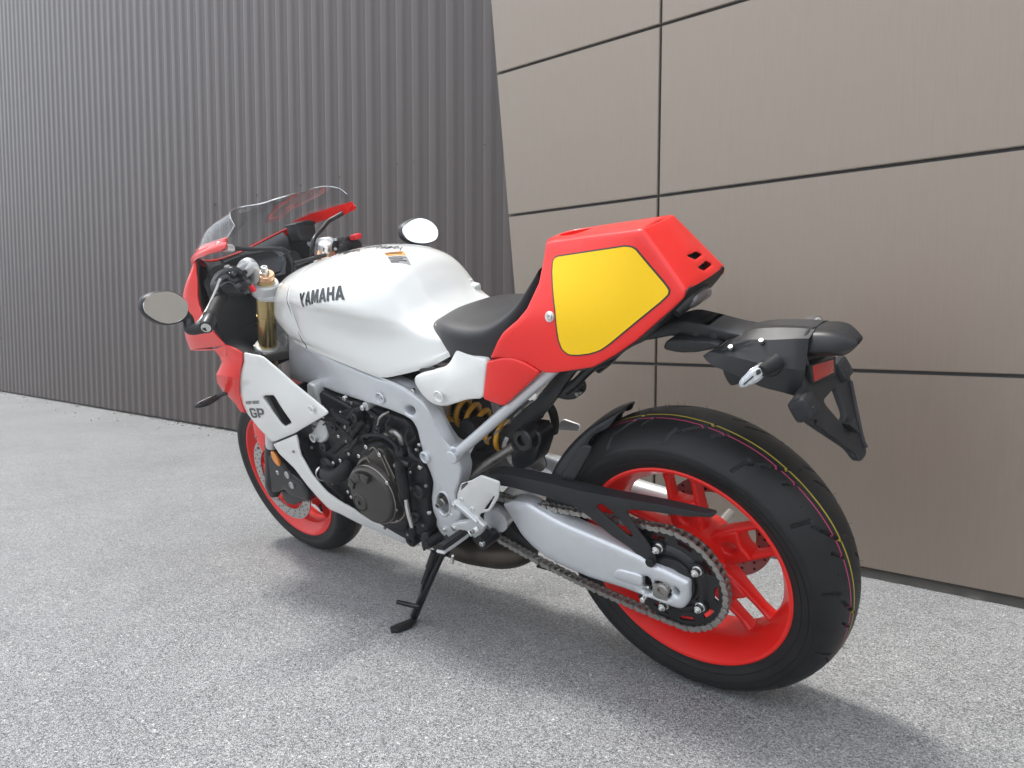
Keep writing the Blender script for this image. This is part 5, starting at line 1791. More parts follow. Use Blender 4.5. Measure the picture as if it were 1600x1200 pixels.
# fender body: faceted hood
fb = grid('plate_fender', [both(r) for r in (
    [(-0.1118,0.06,0.7736), (-0.1231,0.056,0.7806), (-0.1421,0.046,0.7879), (-0.1599,0.022,0.8004), (-0.159,0,0.7985)],
    [(-0.1318,0.07,0.7613), (-0.1663,0.068,0.7779), (-0.1864,0.05,0.8003), (-0.1957,0.022,0.8097), (-0.1904,0,0.8066)],
    [(-0.1825,0.078,0.7453), (-0.2131,0.074,0.7701), (-0.2286,0.05,0.8006), (-0.226,0.022,0.8119), (-0.2188,0,0.8088)],
    [(-0.2193,0.08,0.7295), (-0.2427,0.074,0.7643), (-0.2546,0.048,0.8012), (-0.254,0.022,0.8118), (-0.2473,0,0.8086)],
    [(-0.2523,0.074,0.7186), (-0.2696,0.069,0.7588), (-0.2758,0.046,0.8018), (-0.278,0.022,0.8107), (-0.2717,0,0.8074)],
    [(-0.2731,0.058,0.7039), (-0.2865,0.056,0.7498), (-0.2934,0.044,0.8012), (-0.2953,0.022,0.8085), (-0.2881,0,0.8051)])], 'black_plastic', bike, su=3, sv=1, th=.003, sharp=14)
box('fender_core', (-0.2071,0,0.7482), (.16, .07, .04), 'black_plastic', fb, .012, rot=(0, rad(20), 0))
panel('indicator_socket', [(-0.2093,0.079,0.7583),(-0.2221,0.079,0.7723),(-0.2382,0.079,0.7805),(-0.2528,0.079,0.7787),(-0.2601,0.079,0.769),(-0.2551,0.079,0.7534),(-0.2423,0.079,0.7439),(-0.2252,0.079,0.7453)], 'black_plastic', fb, th=.012, r=.006, rc=.006)
for sl in ([(-0.1543,0.0705,0.7669),(-0.1873,0.0705,0.7725),(-0.2025,0.0705,0.7684),(-0.1761,0.0705,0.7572)], [(-0.1457,0.062,0.7845),(-0.1778,0.062,0.7977),(-0.2079,0.062,0.8048),(-0.1765,0.062,0.7885)]):
    panel('fender_recess', sl, 'joint_black', fb, th=.002, r=0, rc=.002)
for p in ((-0.1679,0.064,0.7937), (-0.2203,0.058,0.8035)):
    disc('fender_screw', p, (-.1, .55, 1), .0045, .006, 'dull_steel', fb)
tube('fender_ridge', [(-0.253,0.03,0.8036), (-0.2862,0.03,0.8015), (-0.2922,0.03,0.7994)], .003, 'black_plastic', fb, n=8)
# number plate lamp: bullet-shaped housing
pl = grid('plate_lamp', [
    [(-0.2755,0,0.8041), (-0.2834,0.03,0.8037), (-0.2826,0.042,0.7829), (-0.2789,0.036,0.7684), (-0.2705,0,0.7545)],
    [(-0.2994,0,0.8051), (-0.3088,0.03,0.8048), (-0.3114,0.043,0.7838), (-0.3078,0.036,0.7713), (-0.2979,0,0.7551)],
    [(-0.3223,0,0.8018), (-0.3297,0.028,0.8021), (-0.33,0.04,0.783), (-0.327,0.034,0.771), (-0.3204,0,0.7556)],
    [(-0.3396,0,0.7964), (-0.344,0.02,0.795), (-0.3435,0.028,0.7819), (-0.3402,0.026,0.7725), (-0.3326,0,0.7581)],
    [(-0.3496,0,0.7867), (-0.3537,0.01,0.7872), (-0.3556,0.014,0.7833), (-0.3542,0.014,0.7779), (-0.3452,0,0.7672)],
    [(-0.3519,0,0.7792), (-0.3532,0.004,0.7796), (-0.3534,0.005,0.7778), (-0.3522,0.005,0.7757), (-0.3495,0,0.7727)]], 'black_plastic', bike, su=4, sv=4, th=.0, sharp=50)
mirrored(pl, pl, 'lamp_half')
tube('lamp_seal', [(-0.2891,0,0.8051), (-0.2861,0.028,0.8073), (-0.2848,0.042,0.7939), (-0.2842,0.044,0.7716), (-0.2868,0.044,0.7562)], .0028, 'joint_black', pl, n=8)
# reflector
rf = prism('reflector', [(-0.2908,0.034,0.7502), (-0.3018,-0.03,0.7392), (-0.3006,-0.03,0.7137), (-0.2912,0.034,0.7221)], (.012, 0, .004), 'red_lens', bike, bev=.002)
prism('reflector_frame', [(-0.2892,0.04,0.7536), (-0.303,-0.036,0.7403), (-0.3011,-0.036,0.7067), (-0.2891,0.04,0.7211)], (.012, 0, .004), 'black_plastic', rf, bev=.001)
# plate holder
def on_plate(y, z, off=0.0):
    z = z + .011
    return (-.300 - .42 * (.685 - z) - off, y * .94, z)


ph = panel('plate_holder', [on_plate(y, z) for y, z in ((.050, .745), (-.050, .745), (-.056, .712), (-.104, .706), (-.108, .672), (-.092, .655), (-.030, .590), (-.026, .570), (-.016, .562), (.016, .562), (.026, .570), (.030, .590), (.092, .655), (.108, .672), (.104, .706), (.056, .712))], 'textured_plastic', bike, th=.010, r=.0025, rc=.006, ax='x', sg=-1, step=.014,
           holes=[[on_plate(y, z) for y, z in ((.030, .675), (-.036, .675), (-.018, .628), (.010, .628))]])
for s in (1, -1):
    box('plate_boss', on_plate(.084 * s, .687, -.006), (.034, .046, .040), 'textured_plastic', ph, .012, rot=(0, .4, 0), seg=4)
    for k in (-1, 1):
        disc('plate_hole', on_plate(.084 * s + .009 * k, .687 + .002 * k, .0125), (-1, 0, -.42), .0036, .002, 'joint_black', ph)
tube('holder_rib', [on_plate(.090, .664, .001), on_plate(.028, .592, .001), on_plate(.020, .572, .001)], .0045, 'textured_plastic', ph, n=8, sm=3)
tube('holder_rib', [on_plate(-.090, .664, .001), on_plate(-.028, .592, .001), on_plate(-.020, .572, .001)], .0045, 'textured_plastic', ph, n=8, sm=3)
prism('holder_wedge', [on_plate(.012, .628, .001), on_plate(-.018, .628, .001), on_plate(-.004, .606, .001)], (-.012, 0, .0), 'textured_plastic', ph, bev=.001)

# rear indicators, their clear lenses facing back
def indicator(outl, inn, stem, parent):
    o = panel('indicator', outl, 'clear_chrome', parent, th=.016, r=.003, rc=.004, ax='x', sg=-1, step=.01)
    panel('indicator_lens', inn, 'lens_clear', o, th=.004, r=.0015, rc=.003, ax='x', sg=-1, step=.01)
    tube('indicator_stem', stem, [.0115, .0105, .008], 'black_rubber', o, n=12)
    return o


ind = panel('indicator', [(-0.2116,0.144,0.7546),(-0.213,0.1392,0.7649),(-0.2291,0.1204,0.7799),(-0.2408,0.1104,0.7807),(-0.2464,0.1086,0.7725),(-0.2458,0.1127,0.7622),(-0.2343,0.1254,0.7536),(-0.2179,0.1403,0.7501)], 'clear_chrome', bike, th=.016, r=.003, rc=.004, step=.01)
panel('indicator_lens', [(-0.2158,0.1433,0.7562),(-0.2173,0.1394,0.764),(-0.2318,0.1228,0.7766),(-0.2411,0.1143,0.7785),(-0.2447,0.1135,0.7723),(-0.2437,0.117,0.7649),(-0.2337,0.1278,0.7579),(-0.2198,0.1409,0.7538)], 'lens_clear', ind, th=.004, r=.0015, rc=.003, step=.01)
tube('indicator_stem', [(-0.2542,0.078,0.7762), (-0.247,0.095,0.7727), (-0.2421,0.116,0.7721)], [.0125, .0115, .009], 'black_rubber', ind, n=12)
panel('indicator_led', [(-0.2356,0.1221,0.7753),(-0.2402,0.1179,0.776),(-0.2419,0.119,0.7689),(-0.2365,0.1241,0.7674)], 'joint_black', ind, th=.003, r=.0005, rc=.001, step=.01)
tube('indicator_rib', [[(-0.2211,0.1403,0.758),(-0.2326,0.1273,0.7675)][k_] for k_ in (0, 1)], .0013, 'joint_black', ind, n=6, sm=0)
ind2 = indicator([(-0.222,-0.1199,0.7658),(-0.222,-0.1476,0.7624),(-0.222,-0.1773,0.7635),(-0.222,-0.1966,0.7607),(-0.222,-0.2116,0.7531),(-0.222,-0.212,0.7415),(-0.222,-0.1938,0.7375),(-0.222,-0.1448,0.7522)], [(-0.2245,-0.1495,0.7592),(-0.2245,-0.173,0.7612),(-0.2245,-0.1892,0.7594),(-0.2245,-0.1979,0.7539),(-0.2245,-0.196,0.747),(-0.2245,-0.1817,0.7443),(-0.2245,-0.1512,0.7537)], [(-0.2274,-0.08,0.7737), (-0.2233,-0.11,0.7656), (-0.2222,-0.14,0.7601)], bike)

# ---- front fork
FA, FB = Vector((1.500, .105, .300)), Vector((1.143,0.105,0.9716))
fdir = (FB - FA).normalized()


def onfork(s, y=.105):
    p = FA + (FB - FA) * s
    return Vector((p.x, y, p.z))


fk = tube('fork_tube', [onfork(.52), onfork(1.02)], .0262, 'gold_anodised', bike, n=32, sm=0)
fk2 = mirrored(fk)
lathe('fork_ring', [(-.004, .0262), (-.004, .0272), (.004, .0272), (.004, .0262)], onfork(.865), fdir, 'gold_anodised', fk, 32)
lathe('fork_seal', [(-.02, .020), (-.02, .030), (-.012, .031), (.012, .031), (.016, .028), (.016, .026)], onfork(.54), fdir, 'black_metal', fk, 32)
lg = tube('fork_leg', [onfork(.20), onfork(.3), onfork(.55)], [.0215, .020, .0195], 'silver_paint', bike, n=24)
mirrored(lg)
ax_c = tube('axle_clamp', [onfork(-.06), onfork(.0), onfork(.12), onfork(.22)], [.020, .030, .026, .0235], 'black_metal', bike, n=24)
mirrored(ax_c)
# caliper and lower casting
cal = panel('brake_caliper', [(1.462,0.128,0.4189),(1.439,0.128,0.4309),(1.393,0.128,0.4184),(1.353,0.128,0.4099),(1.331,0.128,0.3725),(1.278,0.128,0.3534),(1.258,0.128,0.3117),(1.28,0.128,0.2856),(1.331,0.128,0.2838),(1.382,0.128,0.2845),(1.4,0.128,0.3049),(1.458,0.128,0.2838),(1.507,0.128,0.2806),(1.504,0.128,0.3123),(1.464,0.128,0.3654)], 'black_metal', bike, th=.040, r=.006, rc=.006)
mirrored(cal)
for p in ((1.342,0.13,0.3675), (1.337,0.13,0.332)):
    o = lathe('caliper_piston_cap', [(-.01, 0), (-.01, .0125), (.002, .0125), (.0035, .011), (.002, .006), (.002, 0)], p, (0, 1, 0), 'disc_steel', cal, 24)
bolt((1.401,0.131,0.3665), .0075, cal, 'bright_steel', name='caliper_bolt')
bolt((1.498,0.13,0.3144), .007, cal, 'dull_steel', name='caliper_bolt')
tube('brake_hose', [(1.382,0.1,0.3966), (1.345,0.105,0.3904), (1.349,0.1,0.3508), (1.352,0.09,0.2803)], .0055, 'black_rubber', cal, n=10)
panel('caliper_bridge', [(1.521,0.085,0.2575),(1.477,0.085,0.2718),(1.401,0.085,0.2577),(1.328,0.085,0.2768),(1.357,0.085,0.2438),(1.406,0.085,0.2354),(1.457,0.085,0.212),(1.512,0.085,0.2123)], 'black_metal', cal, th=.03, r=.004)
lens = lathe('side_reflector', [(-.006, 0), (-.006, .0125), (.0, .0125), (.0025, .010), (.003, 0)], (0, 0, 0), (0, 0, 1), 'orange_lens', bike, 28)
lens.matrix_local = Matrix.LocRotScale(Vector((1.37,0.136,0.423)), Vector((-.1, 1, .1)).to_track_quat('Z', 'Y') @ __import__('mathutils').Quaternion((0, 0, 1), rad(28)), Vector((1.0, 2.1, 1)))
# front mudguard
rows = []
for a in range(62, 150, 11):
    ca, sa = math.cos(rad(a)), math.sin(rad(a))
    rows.append([(FW.x + ca * r_, y_, FW.z + sa * r_) for y_, r_ in ((.068, .262), (.070, .292), (.060, .312), (.035, .322), (0, .325), (-.035, .322), (-.060, .312), (-.070, .292), (-.068, .262))])
fd = grid('mudguard', rows, 'red_paint', bike, su=3, sv=3, th=.003, sharp=60)
mg = panel('mudguard_stay', [(1.533,0.088,0.5121),(1.51,0.088,0.5095),(1.462,0.088,0.4911),(1.501,0.088,0.4224),(1.538,0.088,0.4016),(1.544,0.088,0.4174),(1.546,0.088,0.4409),(1.545,0.088,0.4738)], 'red_paint', fd, th=.006, r=.002, rc=.003)
bolt((1.543,0.09,0.4585), .0055, mg, 'dull_steel')
bolt((1.561,0.09,0.414), .0055, mg, 'dull_steel')

# ---- upper yoke, handlebars, controls
yk = Vector((fdir.x, 0, fdir.z))
y0_ = onfork(.972)


def yp(dx, y):
    """point on the yoke plane, dx rearwards"""
    bx = Vector((-yk.z, 0, yk.x))
    return Vector((y0_.x, y, y0_.z)) + bx * dx


yoke = prism('fork_yoke', [yp(-.02, .135), yp(.02, .138), yp(.050, .10), yp(.075, .045), (yp(.078, 0)), yp(.075, -.045), yp(.050, -.10), yp(.02, -.138), yp(-.02, -.135), yp(-.03, -.10), yp(.005, -.06), yp(.008, 0), yp(.005, .06), yp(-.03, .10)], tuple(-yk * .016), 'cast_alloy', bike, bev=.003)
for s in (1, -1):
    lathe('fork_clamp', [(-.004, .0262), (-.004, .0355), (.0, .037), (.022, .037), (.027, .034), (.027, .0262)], onfork(.972, .105 * s), fdir, 'cast_alloy', yoke, 36)
    cap = lathe('fork_cap', [(0, .0), (0, .0245), (.010, .0248), (.011, .0262), (.0145, .0265), (.0165, .0245), (.0165, .012), (.0165, 0)], onfork(1.02, .105 * s), fdir, 'copper_anodised', bike, 36)
    lathe('fork_adjuster', [(0, 0), (0, .013), (.004, .013), (.005, .0105), (.019, .0098), (.0205, .008), (.0205, .004), (.016, .0035), (.016, 0)], onfork(1.02, .105 * s) + fdir * .0165, fdir, 'bright_steel', cap, 12)
bolt(yp(.052, .062) + yk * .010, .0085, yoke, 'alloy_plate', tuple(yk), h=1.0)
lathe('stem_nut', [(0, 0), (0, .018), (.010, .018), (.012, .014), (.012, .008), (.004, .007), (.004, 0)], yp(.035, 0), fdir, 'bright_steel', yoke, 12)
low = prism('fork_yoke', [tuple(v - yk * .185) for v in (yp(-.03, .135), yp(.03, .138), yp(.055, .07), yp(.055, -.07), yp(.03, -.138), yp(-.03, -.135), yp(-.01, 0))], tuple(-yk * .03), 'dull_steel', bike, bev=.004)
for s in (1, -1):
    lathe('fork_clamp', [(-.03, .0262), (-.03, .036), (.0, .036), (.003, .034), (.003, .0262)], onfork(.972, .105 * s) - yk * .183, fdir, 'cast_alloy', low, 36)
panel('clamp_lug', [(1.233,0.07,0.8089),(1.212,0.07,0.8148),(1.186,0.07,0.8071),(1.188,0.07,0.7915),(1.209,0.07,0.7677),(1.252,0.07,0.771)], 'cast_alloy', low, th=.015, r=.002)
bolt((1.184,0.07,0.8226), .006, low, 'bright_steel')

G0, G1 = Vector((1.188,0.195,0.9901)), Vector((1.046,0.35,0.9301))
hb = tube('handlebar', [onfork(.99, .125) + Vector((-.0, 0, .02)), (1.089,0.15,1.03), (1.119,0.165,1.015), G0, G1], .0112, 'cast_alloy', bike, n=16, sm=5)
riser = tube('bar_riser', [onfork(.985, .118) + Vector((.02, 0, .008)), (1.121,0.135,1.013), (1.112,0.145,1.037), (1.121,0.155,1.038), (1.13,0.165,1.028)], [.013, .013, .0145, .0145, .014], 'cast_alloy', hb, n=16)
grip = tube('grip', [G0.lerp(G1, t) for t in (0, .04, .08, .5, .74, .76, .80)], [.0185, .0190, .0170, .0172, .0172, .0205, .0172], 'black_rubber', hb, n=22, sm=4)
gd_ = (G1 - G0).normalized()
be = lathe('bar_end', [(-.045, 0), (-.045, .0165), (-.004, .0175), (0, .0155), (.0, .0125), (-.001, .012), (-.001, 0)], G1, gd_, 'black_metal', hb, 28)
lathe('bar_end_badge', [(-.002, .0125), (.0008, .0122), (.0008, .0095), (-.0005, .009), (-.0005, 0)], G1, gd_, 'bright_steel', hb, 28)
# switch pod, clutch lever and perch
sw_ = panel('switch_pod', [(1.13,0.2411,1.007),(1.13,0.2257,1.023),(1.13,0.2097,1.036),(1.13,0.1817,1.039),(1.13,0.1592,1.028),(1.13,0.1453,1.003),(1.13,0.1467,0.9784),(1.13,0.1617,0.9652),(1.13,0.1898,0.9634),(1.13,0.2189,0.9726),(1.13,0.2366,0.9852)], 'black_plastic', bike, th=.050, r=.007, rc=.006, ax='x', sg=-1)
rp0 = Vector((1.118,0.1976,1.021))
lathe('switch_ring', [(-.01, .022), (.002, .0215), (.003, .020), (.001, .018), (.001, 0)], rp0, (-1, .25, .45), 'black_metal', sw_, 32)
lathe('switch_stick', [(-.004, .008), (.004, .0075), (.006, .005), (.006, 0)], rp0 + Vector((-.006, .002, .002)), (-1, .25, .45), 'black_metal', sw_, 16)
for k in range(4):
    a = rad(45 + 90 * k)
    disc('switch_mark', rp0 + Vector((-.0025, .0135 * math.cos(a), .0135 * math.sin(a))), (-1, .25, .45), .0016, .002, 'alloy_plate', sw_)
for (px_, sz_) in (((1.112,0.2244,1.024), (.010, .016, .010)), ((1.085,0.2132,0.9951), (.010, .014, .012)), ((1.085,0.1824,0.996), (.010, .012, .012)), ((1.072,0.2018,0.9757), (.010, .013, .010))):
    box('switch_key', px_, sz_, 'grey_plastic', sw_, .0025, rot=(0, .35, .25))
tube('pod_seam', [(1.106,0.2511,1.006), (1.1,0.2253,1.01), (1.09,0.2033,0.9837), (1.085,0.1856,0.9677)], .0018, 'grey_plastic', sw_, n=6)
box('switch_button', (1.07,0.2078,0.9877), (.012, .022, .014), 'black_metal', sw_, .003, rot=(0, .3, .3))
box('horn_button', (1.075,0.1818,0.9782), (.012, .010, .018), 'red_switch', sw_, .003, rot=(0, .3, .3))
box('switch_button', (1.1,0.1815,1.02), (.014, .022, .012), 'black_metal', sw_, .003, rot=(0, .4, .2))
perch = tube('lever_perch', [(1.123,0.175,1.002), (1.122,0.19,1.029), (1.143,0.21,1.026), (1.158,0.225,1.014)], [.016, .014, .013, .010], 'black_metal', bike, n=14)
tube('clutch_lever', [(1.137,0.225,1.02), (1.139,0.245,0.9984), (1.129,0.285,0.9663), (1.109,0.325,0.9453), (1.113,0.345,0.9336)], [.0065, .0052, .0046, .0046, .0058], 'dull_steel', perch, n=12, flat=.7)
tube('clutch_cable', [(1.171,0.22,1.018), (1.239,0.2,1.004), (1.283,0.17,0.9806)], .005, 'black_rubber', perch, n=10)
disc('perch_cap', (1.141,0.195,1.046), (-.3, .2, 1), .009, .01, 'black_metal', perch)
# right-hand controls beyond the tank
rs = panel('switch_pod', [(1.14,-0.1797,1.016),(1.14,-0.1909,1.027),(1.14,-0.2101,1.026),(1.14,-0.2308,1.015),(1.14,-0.2504,1),(1.14,-0.2463,0.9756),(1.14,-0.2323,0.9516),(1.14,-0.1874,0.9522),(1.14,-0.1617,0.975)], 'black_plastic', bike, th=.05, r=.008, rc=.006, ax='x', sg=-1)
box('kill_switch', (1.115,-0.2121,1.018), (.03, .026, .016), 'red_switch', rs, .005)
tube('handlebar', [tuple(np.array(onfork(.985)) * (1, -1, 1)), (1.134,-0.18,0.9967), (1.181,-0.24,0.9742), (1.03, -.36, .93)], .017, 'black_rubber', bike, n=14)
lathe('fork_clamp', [(-.02, 0), (-.02, .02), (.014, .02), (.017, .017), (.017, 0)], (1.142,-0.115,1.011), tuple(fdir), 'cast_alloy', bike, 28)
tube('bar_riser', [(1.165,-0.125,1.018), (1.149,-0.14,1.026), (1.143,-0.15,1.015)], [.012, .013, .012], 'cast_alloy', bike, n=14)
mc = panel('brake_reservoir', [(1.2,-0.0808,1.098),(1.2,-0.1188,1.096),(1.2,-0.1464,1.089),(1.2,-0.1474,1.08),(1.2,-0.1393,1.04),(1.2,-0.1189,1.035),(1.2,-0.0873,1.043),(1.2,-0.08,1.066)], 'black_plastic', bike, th=.05, r=.007, rc=.004, ax='x', sg=-1)
panel('reservoir_lid', [(1.198,-0.0768,1.097),(1.198,-0.1181,1.098),(1.198,-0.1457,1.091),(1.198,-0.1495,1.083),(1.198,-0.1454,1.078),(1.198,-0.1142,1.088),(1.198,-0.0789,1.091)], 'black_metal', mc, th=.054, r=.002, ax='x', sg=-1)
tube('master_cylinder', [(1.225,-0.125,1.03), (1.17,-0.135,1.029), (1.155,-0.14,1.028)], .011, 'cast_alloy', bike, n=14)
lp = panel('lever_clamp', [(1.13,-0.1455,1.028),(1.13,-0.1626,1.03),(1.13,-0.1532,0.992),(1.13,-0.1368,0.9926),(1.13,-0.1334,1.009)], 'black_metal', bike, th=.02, r=.003, ax='x', sg=-1)
bolt((1.108,-0.1381,1.028), .0045, lp, axis=(-1, 0, 0))
bolt((1.108,-0.1267,1.003), .0045, lp, axis=(-1, 0, 0))
# mirrors at the bar ends
mir = panel('mirror', [(1.083,0.4604,1.023),(1.085,0.4502,1.038),(1.088,0.428,1.044),(1.09,0.402,1.042),(1.091,0.3811,1.036),(1.091,0.359,1.019),(1.09,0.3483,0.9959),(1.088,0.3523,0.9792),(1.085,0.3655,0.9621),(1.083,0.386,0.956),(1.081,0.4156,0.9597),(1.08,0.4378,0.9706),(1.08,0.4535,0.9872),(1.081,0.4615,1.006)], 'black_plastic', bike, th=.022, r=.010, sm=4, ax='x', sg=-1)
panel('mirror_glass', [(1.081,0.4575,1.022),(1.083,0.4477,1.034),(1.086,0.4284,1.041),(1.088,0.4039,1.039),(1.089,0.383,1.033),(1.089,0.3641,1.017),(1.088,0.3536,0.9976),(1.086,0.357,0.9823),(1.084,0.3689,0.9682),(1.082,0.3878,0.9615),(1.079,0.4146,0.9634),(1.079,0.4354,0.9738),(1.079,0.45,0.9892),(1.08,0.4587,1.006)], 'mirror_glass', mir, th=.003, r=0, sm=4, ax='x', sg=-1)
tube('mirror_stem', [(1.098,0.3655,0.9722), (1.1,0.3612,0.9542), (1.09,0.3675,0.933), tuple(G1 + Vector((.01, -.01, 0)))], [.012, .014, .015, .015], 'black_plastic', mir, n=14)
mir2 = panel('mirror', [(1.079,-0.3582,0.9934),(1.084,-0.3747,1.01),(1.082,-0.4089,1.019),(1.075,-0.439,1.02),(1.064,-0.4615,1.009),(1.049,-0.4741,0.9884),(1.037,-0.4711,0.9656),(1.029,-0.4531,0.945),(1.03,-0.4285,0.9372),(1.039,-0.3961,0.9403),(1.053,-0.3669,0.9531),(1.067,-0.3535,0.9717)], 'black_plastic', bike, th=.02, r=.006, sm=4, ax='x', sg=-1)
panel('mirror_glass', [(1.075,-0.36,0.9926),(1.08,-0.3753,1.007),(1.077,-0.4063,1.016),(1.071,-0.4344,1.016),(1.061,-0.4549,1.006),(1.048,-0.4669,0.988),(1.036,-0.4652,0.967),(1.029,-0.4486,0.9482),(1.03,-0.4272,0.9416),(1.038,-0.3968,0.9441),(1.052,-0.3694,0.9563),(1.064,-0.3566,0.9726)], 'mirror_glass', mir2, th=.003, r=0, sm=4, ax='x', sg=-1)
tube('mirror_stem', [(1.085, -.41, .955), (1.07, -.38, .94), (1.03, -.355, .93)], .014, 'black_plastic', mir2, n=12)

# ---- screen, cowl and side fairing
def sym(rowL):
    """left half from the outside to the centre, mirrored to the right"""
    return [tuple(p) for p in rowL] + [(p[0], -p[1], p[2]) for p in rowL[::-1] if abs(p[1]) > 1e-6]


RIM = [(1.085, .205, 1.112), (1.19, .200, 1.104), (1.30, .182, 1.093), (1.385, .152, 1.078), (1.455, .108, 1.060), (1.495, .055, 1.045), (1.508, 0, 1.040)]
TOPE = [(1.058, .182, 1.143), (1.078, .174, 1.164), (1.106, .150, 1.178), (1.118, .112, 1.180), (1.095, .072, 1.176), (1.068, .035, 1.179), (1.060, 0, 1.180)]
MID = [tuple(np.array(a) * .5 + np.array(b) * .5 + np.array((.020, 0.006 * (1 if a[1] > .01 else 0), .010)) * (0, .6, 1, 1, 1, 1, 1)[k]) for k, (a, b) in enumerate(zip(RIM, TOPE))]
screen = grid('windscreen', [sym(RIM), sym(MID), sym(TOPE)], 'screen_acrylic', bike, su=10, sv=6, sharp=60)
tube('screen_edge', crom(sym(TOPE), 5), .0015, 'clear_chrome', screen, n=8, sm=0)
tube('screen_edge', crom([RIM[0], MID[0], TOPE[0]], 5), .0014, 'clear_chrome', screen, n=8, sm=0)
# cowl: from the screen rim down round the nose
C1 = [(1.072, .212, 1.105), (1.20, .208, 1.095), (1.31, .190, 1.083), (1.398, .160, 1.068), (1.470, .114, 1.048), (1.512, .058, 1.030), (1.526, 0, 1.025)]
horn_low = [(1.085, .214, 1.094), (1.20, .209, 1.083), (1.30, .193, 1.072), (1.374, .172, 1.052), (1.49, .120, 1.02), (1.545, .06, 1.0), (1.562, 0, .995)]
cowl = grid('cowl', [sym(RIM), sym(C1), sym(horn_low)], 'red_paint', bike, su=4, sv=5, th=.003, sharp=50)
grid('cowl_lining', [sym([(x_ - .004, y_ * .965, z_ - .008) for x_, y_, z_ in RIM[3:]]), sym([(x_ - .03, y_ * .93, z_ - .03) for x_, y_, z_ in RIM[3:]]), sym([(min(x_, 1.42) - .02, y_ * .95, z_ - .085) for x_, y_, z_ in RIM[3:]])], 'inner_liner', cowl, su=3, sv=4, th=.002, sharp=60)
E = [(1.328,0.176,1.077), (1.327,0.188,1.047), (1.328,0.2,1.005), (1.341,0.207,0.9643), (1.334,0.212,0.9206), (1.304,0.212,0.8633), (1.287,0.203,0.8257)]
Sx = [(1.335,0.17,1.083), (1.354,0.186,1.048), (1.385,0.2,1.016), (1.421,0.207,0.9781), (1.46,0.21,0.9158), (1.5,0.207,0.8568), (1.531,0.196,0.8072)]
N1 = [(1.47, .135, 1.03), (1.49, .150, 1.0), (1.50, .160, .965), (1.515, .165, .93), (1.53, .165, .89), (1.54, .16, .85), (1.545, .150, .805)]
N2 = [(1.548, .06, 1.0), (1.575, .07, .975), (1.60, .08, .945), (1.615, .085, .91), (1.62, .085, .87), (1.615, .08, .83), (1.60, .075, .79)]
N3 = [(1.562, 0, .995), (1.592, 0, .97), (1.618, 0, .94), (1.632, 0, .905), (1.636, 0, .865), (1.63, 0, .825), (1.61, 0, .785)]
fl = grid('cowl_flank', [E, Sx, N1, N2, N3], 'red_paint', cowl, su=5, sv=4, th=.003, sharp=60)
mirrored(fl)
grid('cowl_chin', [[(1.536,0.194,0.8063), (1.432,0.203,0.8116), (1.349,0.206,0.8161), (1.292,0.201,0.8249)], [(1.53, .14, .80), (1.46, .16, .80), (1.40, .17, .80), (1.33, .17, .79)]], 'red_paint', cowl, su=3, sv=3, th=.003, mirror=True)
box('headlight', (1.612, 0, .88), (.02, .12, .10), 'screen_acrylic', cowl, .006)
# inner liner between cowl, fairing and fork
li = grid('inner_liner', [[(1.327,0.172,1.074), (1.329,0.183,1.042), (1.333,0.194,0.9992), (1.344,0.2,0.9584), (1.335,0.205,0.9163), (1.305,0.205,0.8589), (1.284,0.196,0.8174), (1.215,0.19,0.7973), (1.134,0.186,0.7845)],
                         [(1.42, .12, 1.04), (1.44, .13, 1.0), (1.44, .135, .96), (1.43, .14, .93), (1.41, .145, .89), (1.37, .148, .85), (1.32, .148, .82), (1.25, .150, .79), (1.20, .15, .76)],
                         [(1.46, .03, 1.02), (1.48, .03, .99), (1.48, .03, .95), (1.47, .03, .92), (1.46, .04, .88), (1.43, .05, .84), (1.40, .06, .80), (1.36, .07, .76), (1.32, .08, .72)]], 'inner_liner', bike, su=5, sv=4, th=.002, sharp=60)
mirrored(li)
panel('cockpit_bulkhead', [(1.345, .185, .80), (1.345, .175, .90), (1.36, .165, 1.0), (1.37, .12, 1.035), (1.37, -.12, 1.035), (1.36, -.165, 1.0), (1.345, -.175, .90), (1.345, -.185, .80), (1.345, -.14, .70), (1.345, .14, .70)], 'inner_liner', bike, th=.004, r=0, ax='x', sg=-1, step=.05)
# screen brackets with their clips
hb_ = panel('screen_bracket', [(1.345,0.166,1.095), (1.248,0.178,1.109), (1.075,0.208,1.12), (1.075,0.209,1.112), (1.113,0.209,1.087), (1.162,0.2,1.083), (1.234,0.187,1.086)], 'red_paint', cowl, th=.004, r=.0015, rc=.004)
disc('bracket_clip', (1.127,0.206,1.107), (-.2, 1, .3), .0065, .006, 'alloy_plate', cowl)
mirrored(hb_, cowl)
stay = tube('fairing_stay', [(1.12,0.195,1.093), (1.133,0.17,1.086), (1.137,0.15,1.081), (1.121,0.11,1.067), (1.098,0.065,1.054), (1.09,0.045,1.039), (1.095,0.035,1.012), (1.107,0.03,0.982), (1.122,0.025,0.952)], .0062, 'black_metal', bike, n=12)
mirrored(stay)
tube('stay_sleeve', [(1.12,0.195,1.093), (1.133,0.17,1.086)], .0105, 'cast_alloy', stay, n=14, sm=0)
tube('stay_crossbar', [(1.095,0.03,1.003), (1.087,-0.02,1.001), (1.065,-0.06,1.002)], .0062, 'black_metal', bike, n=12)
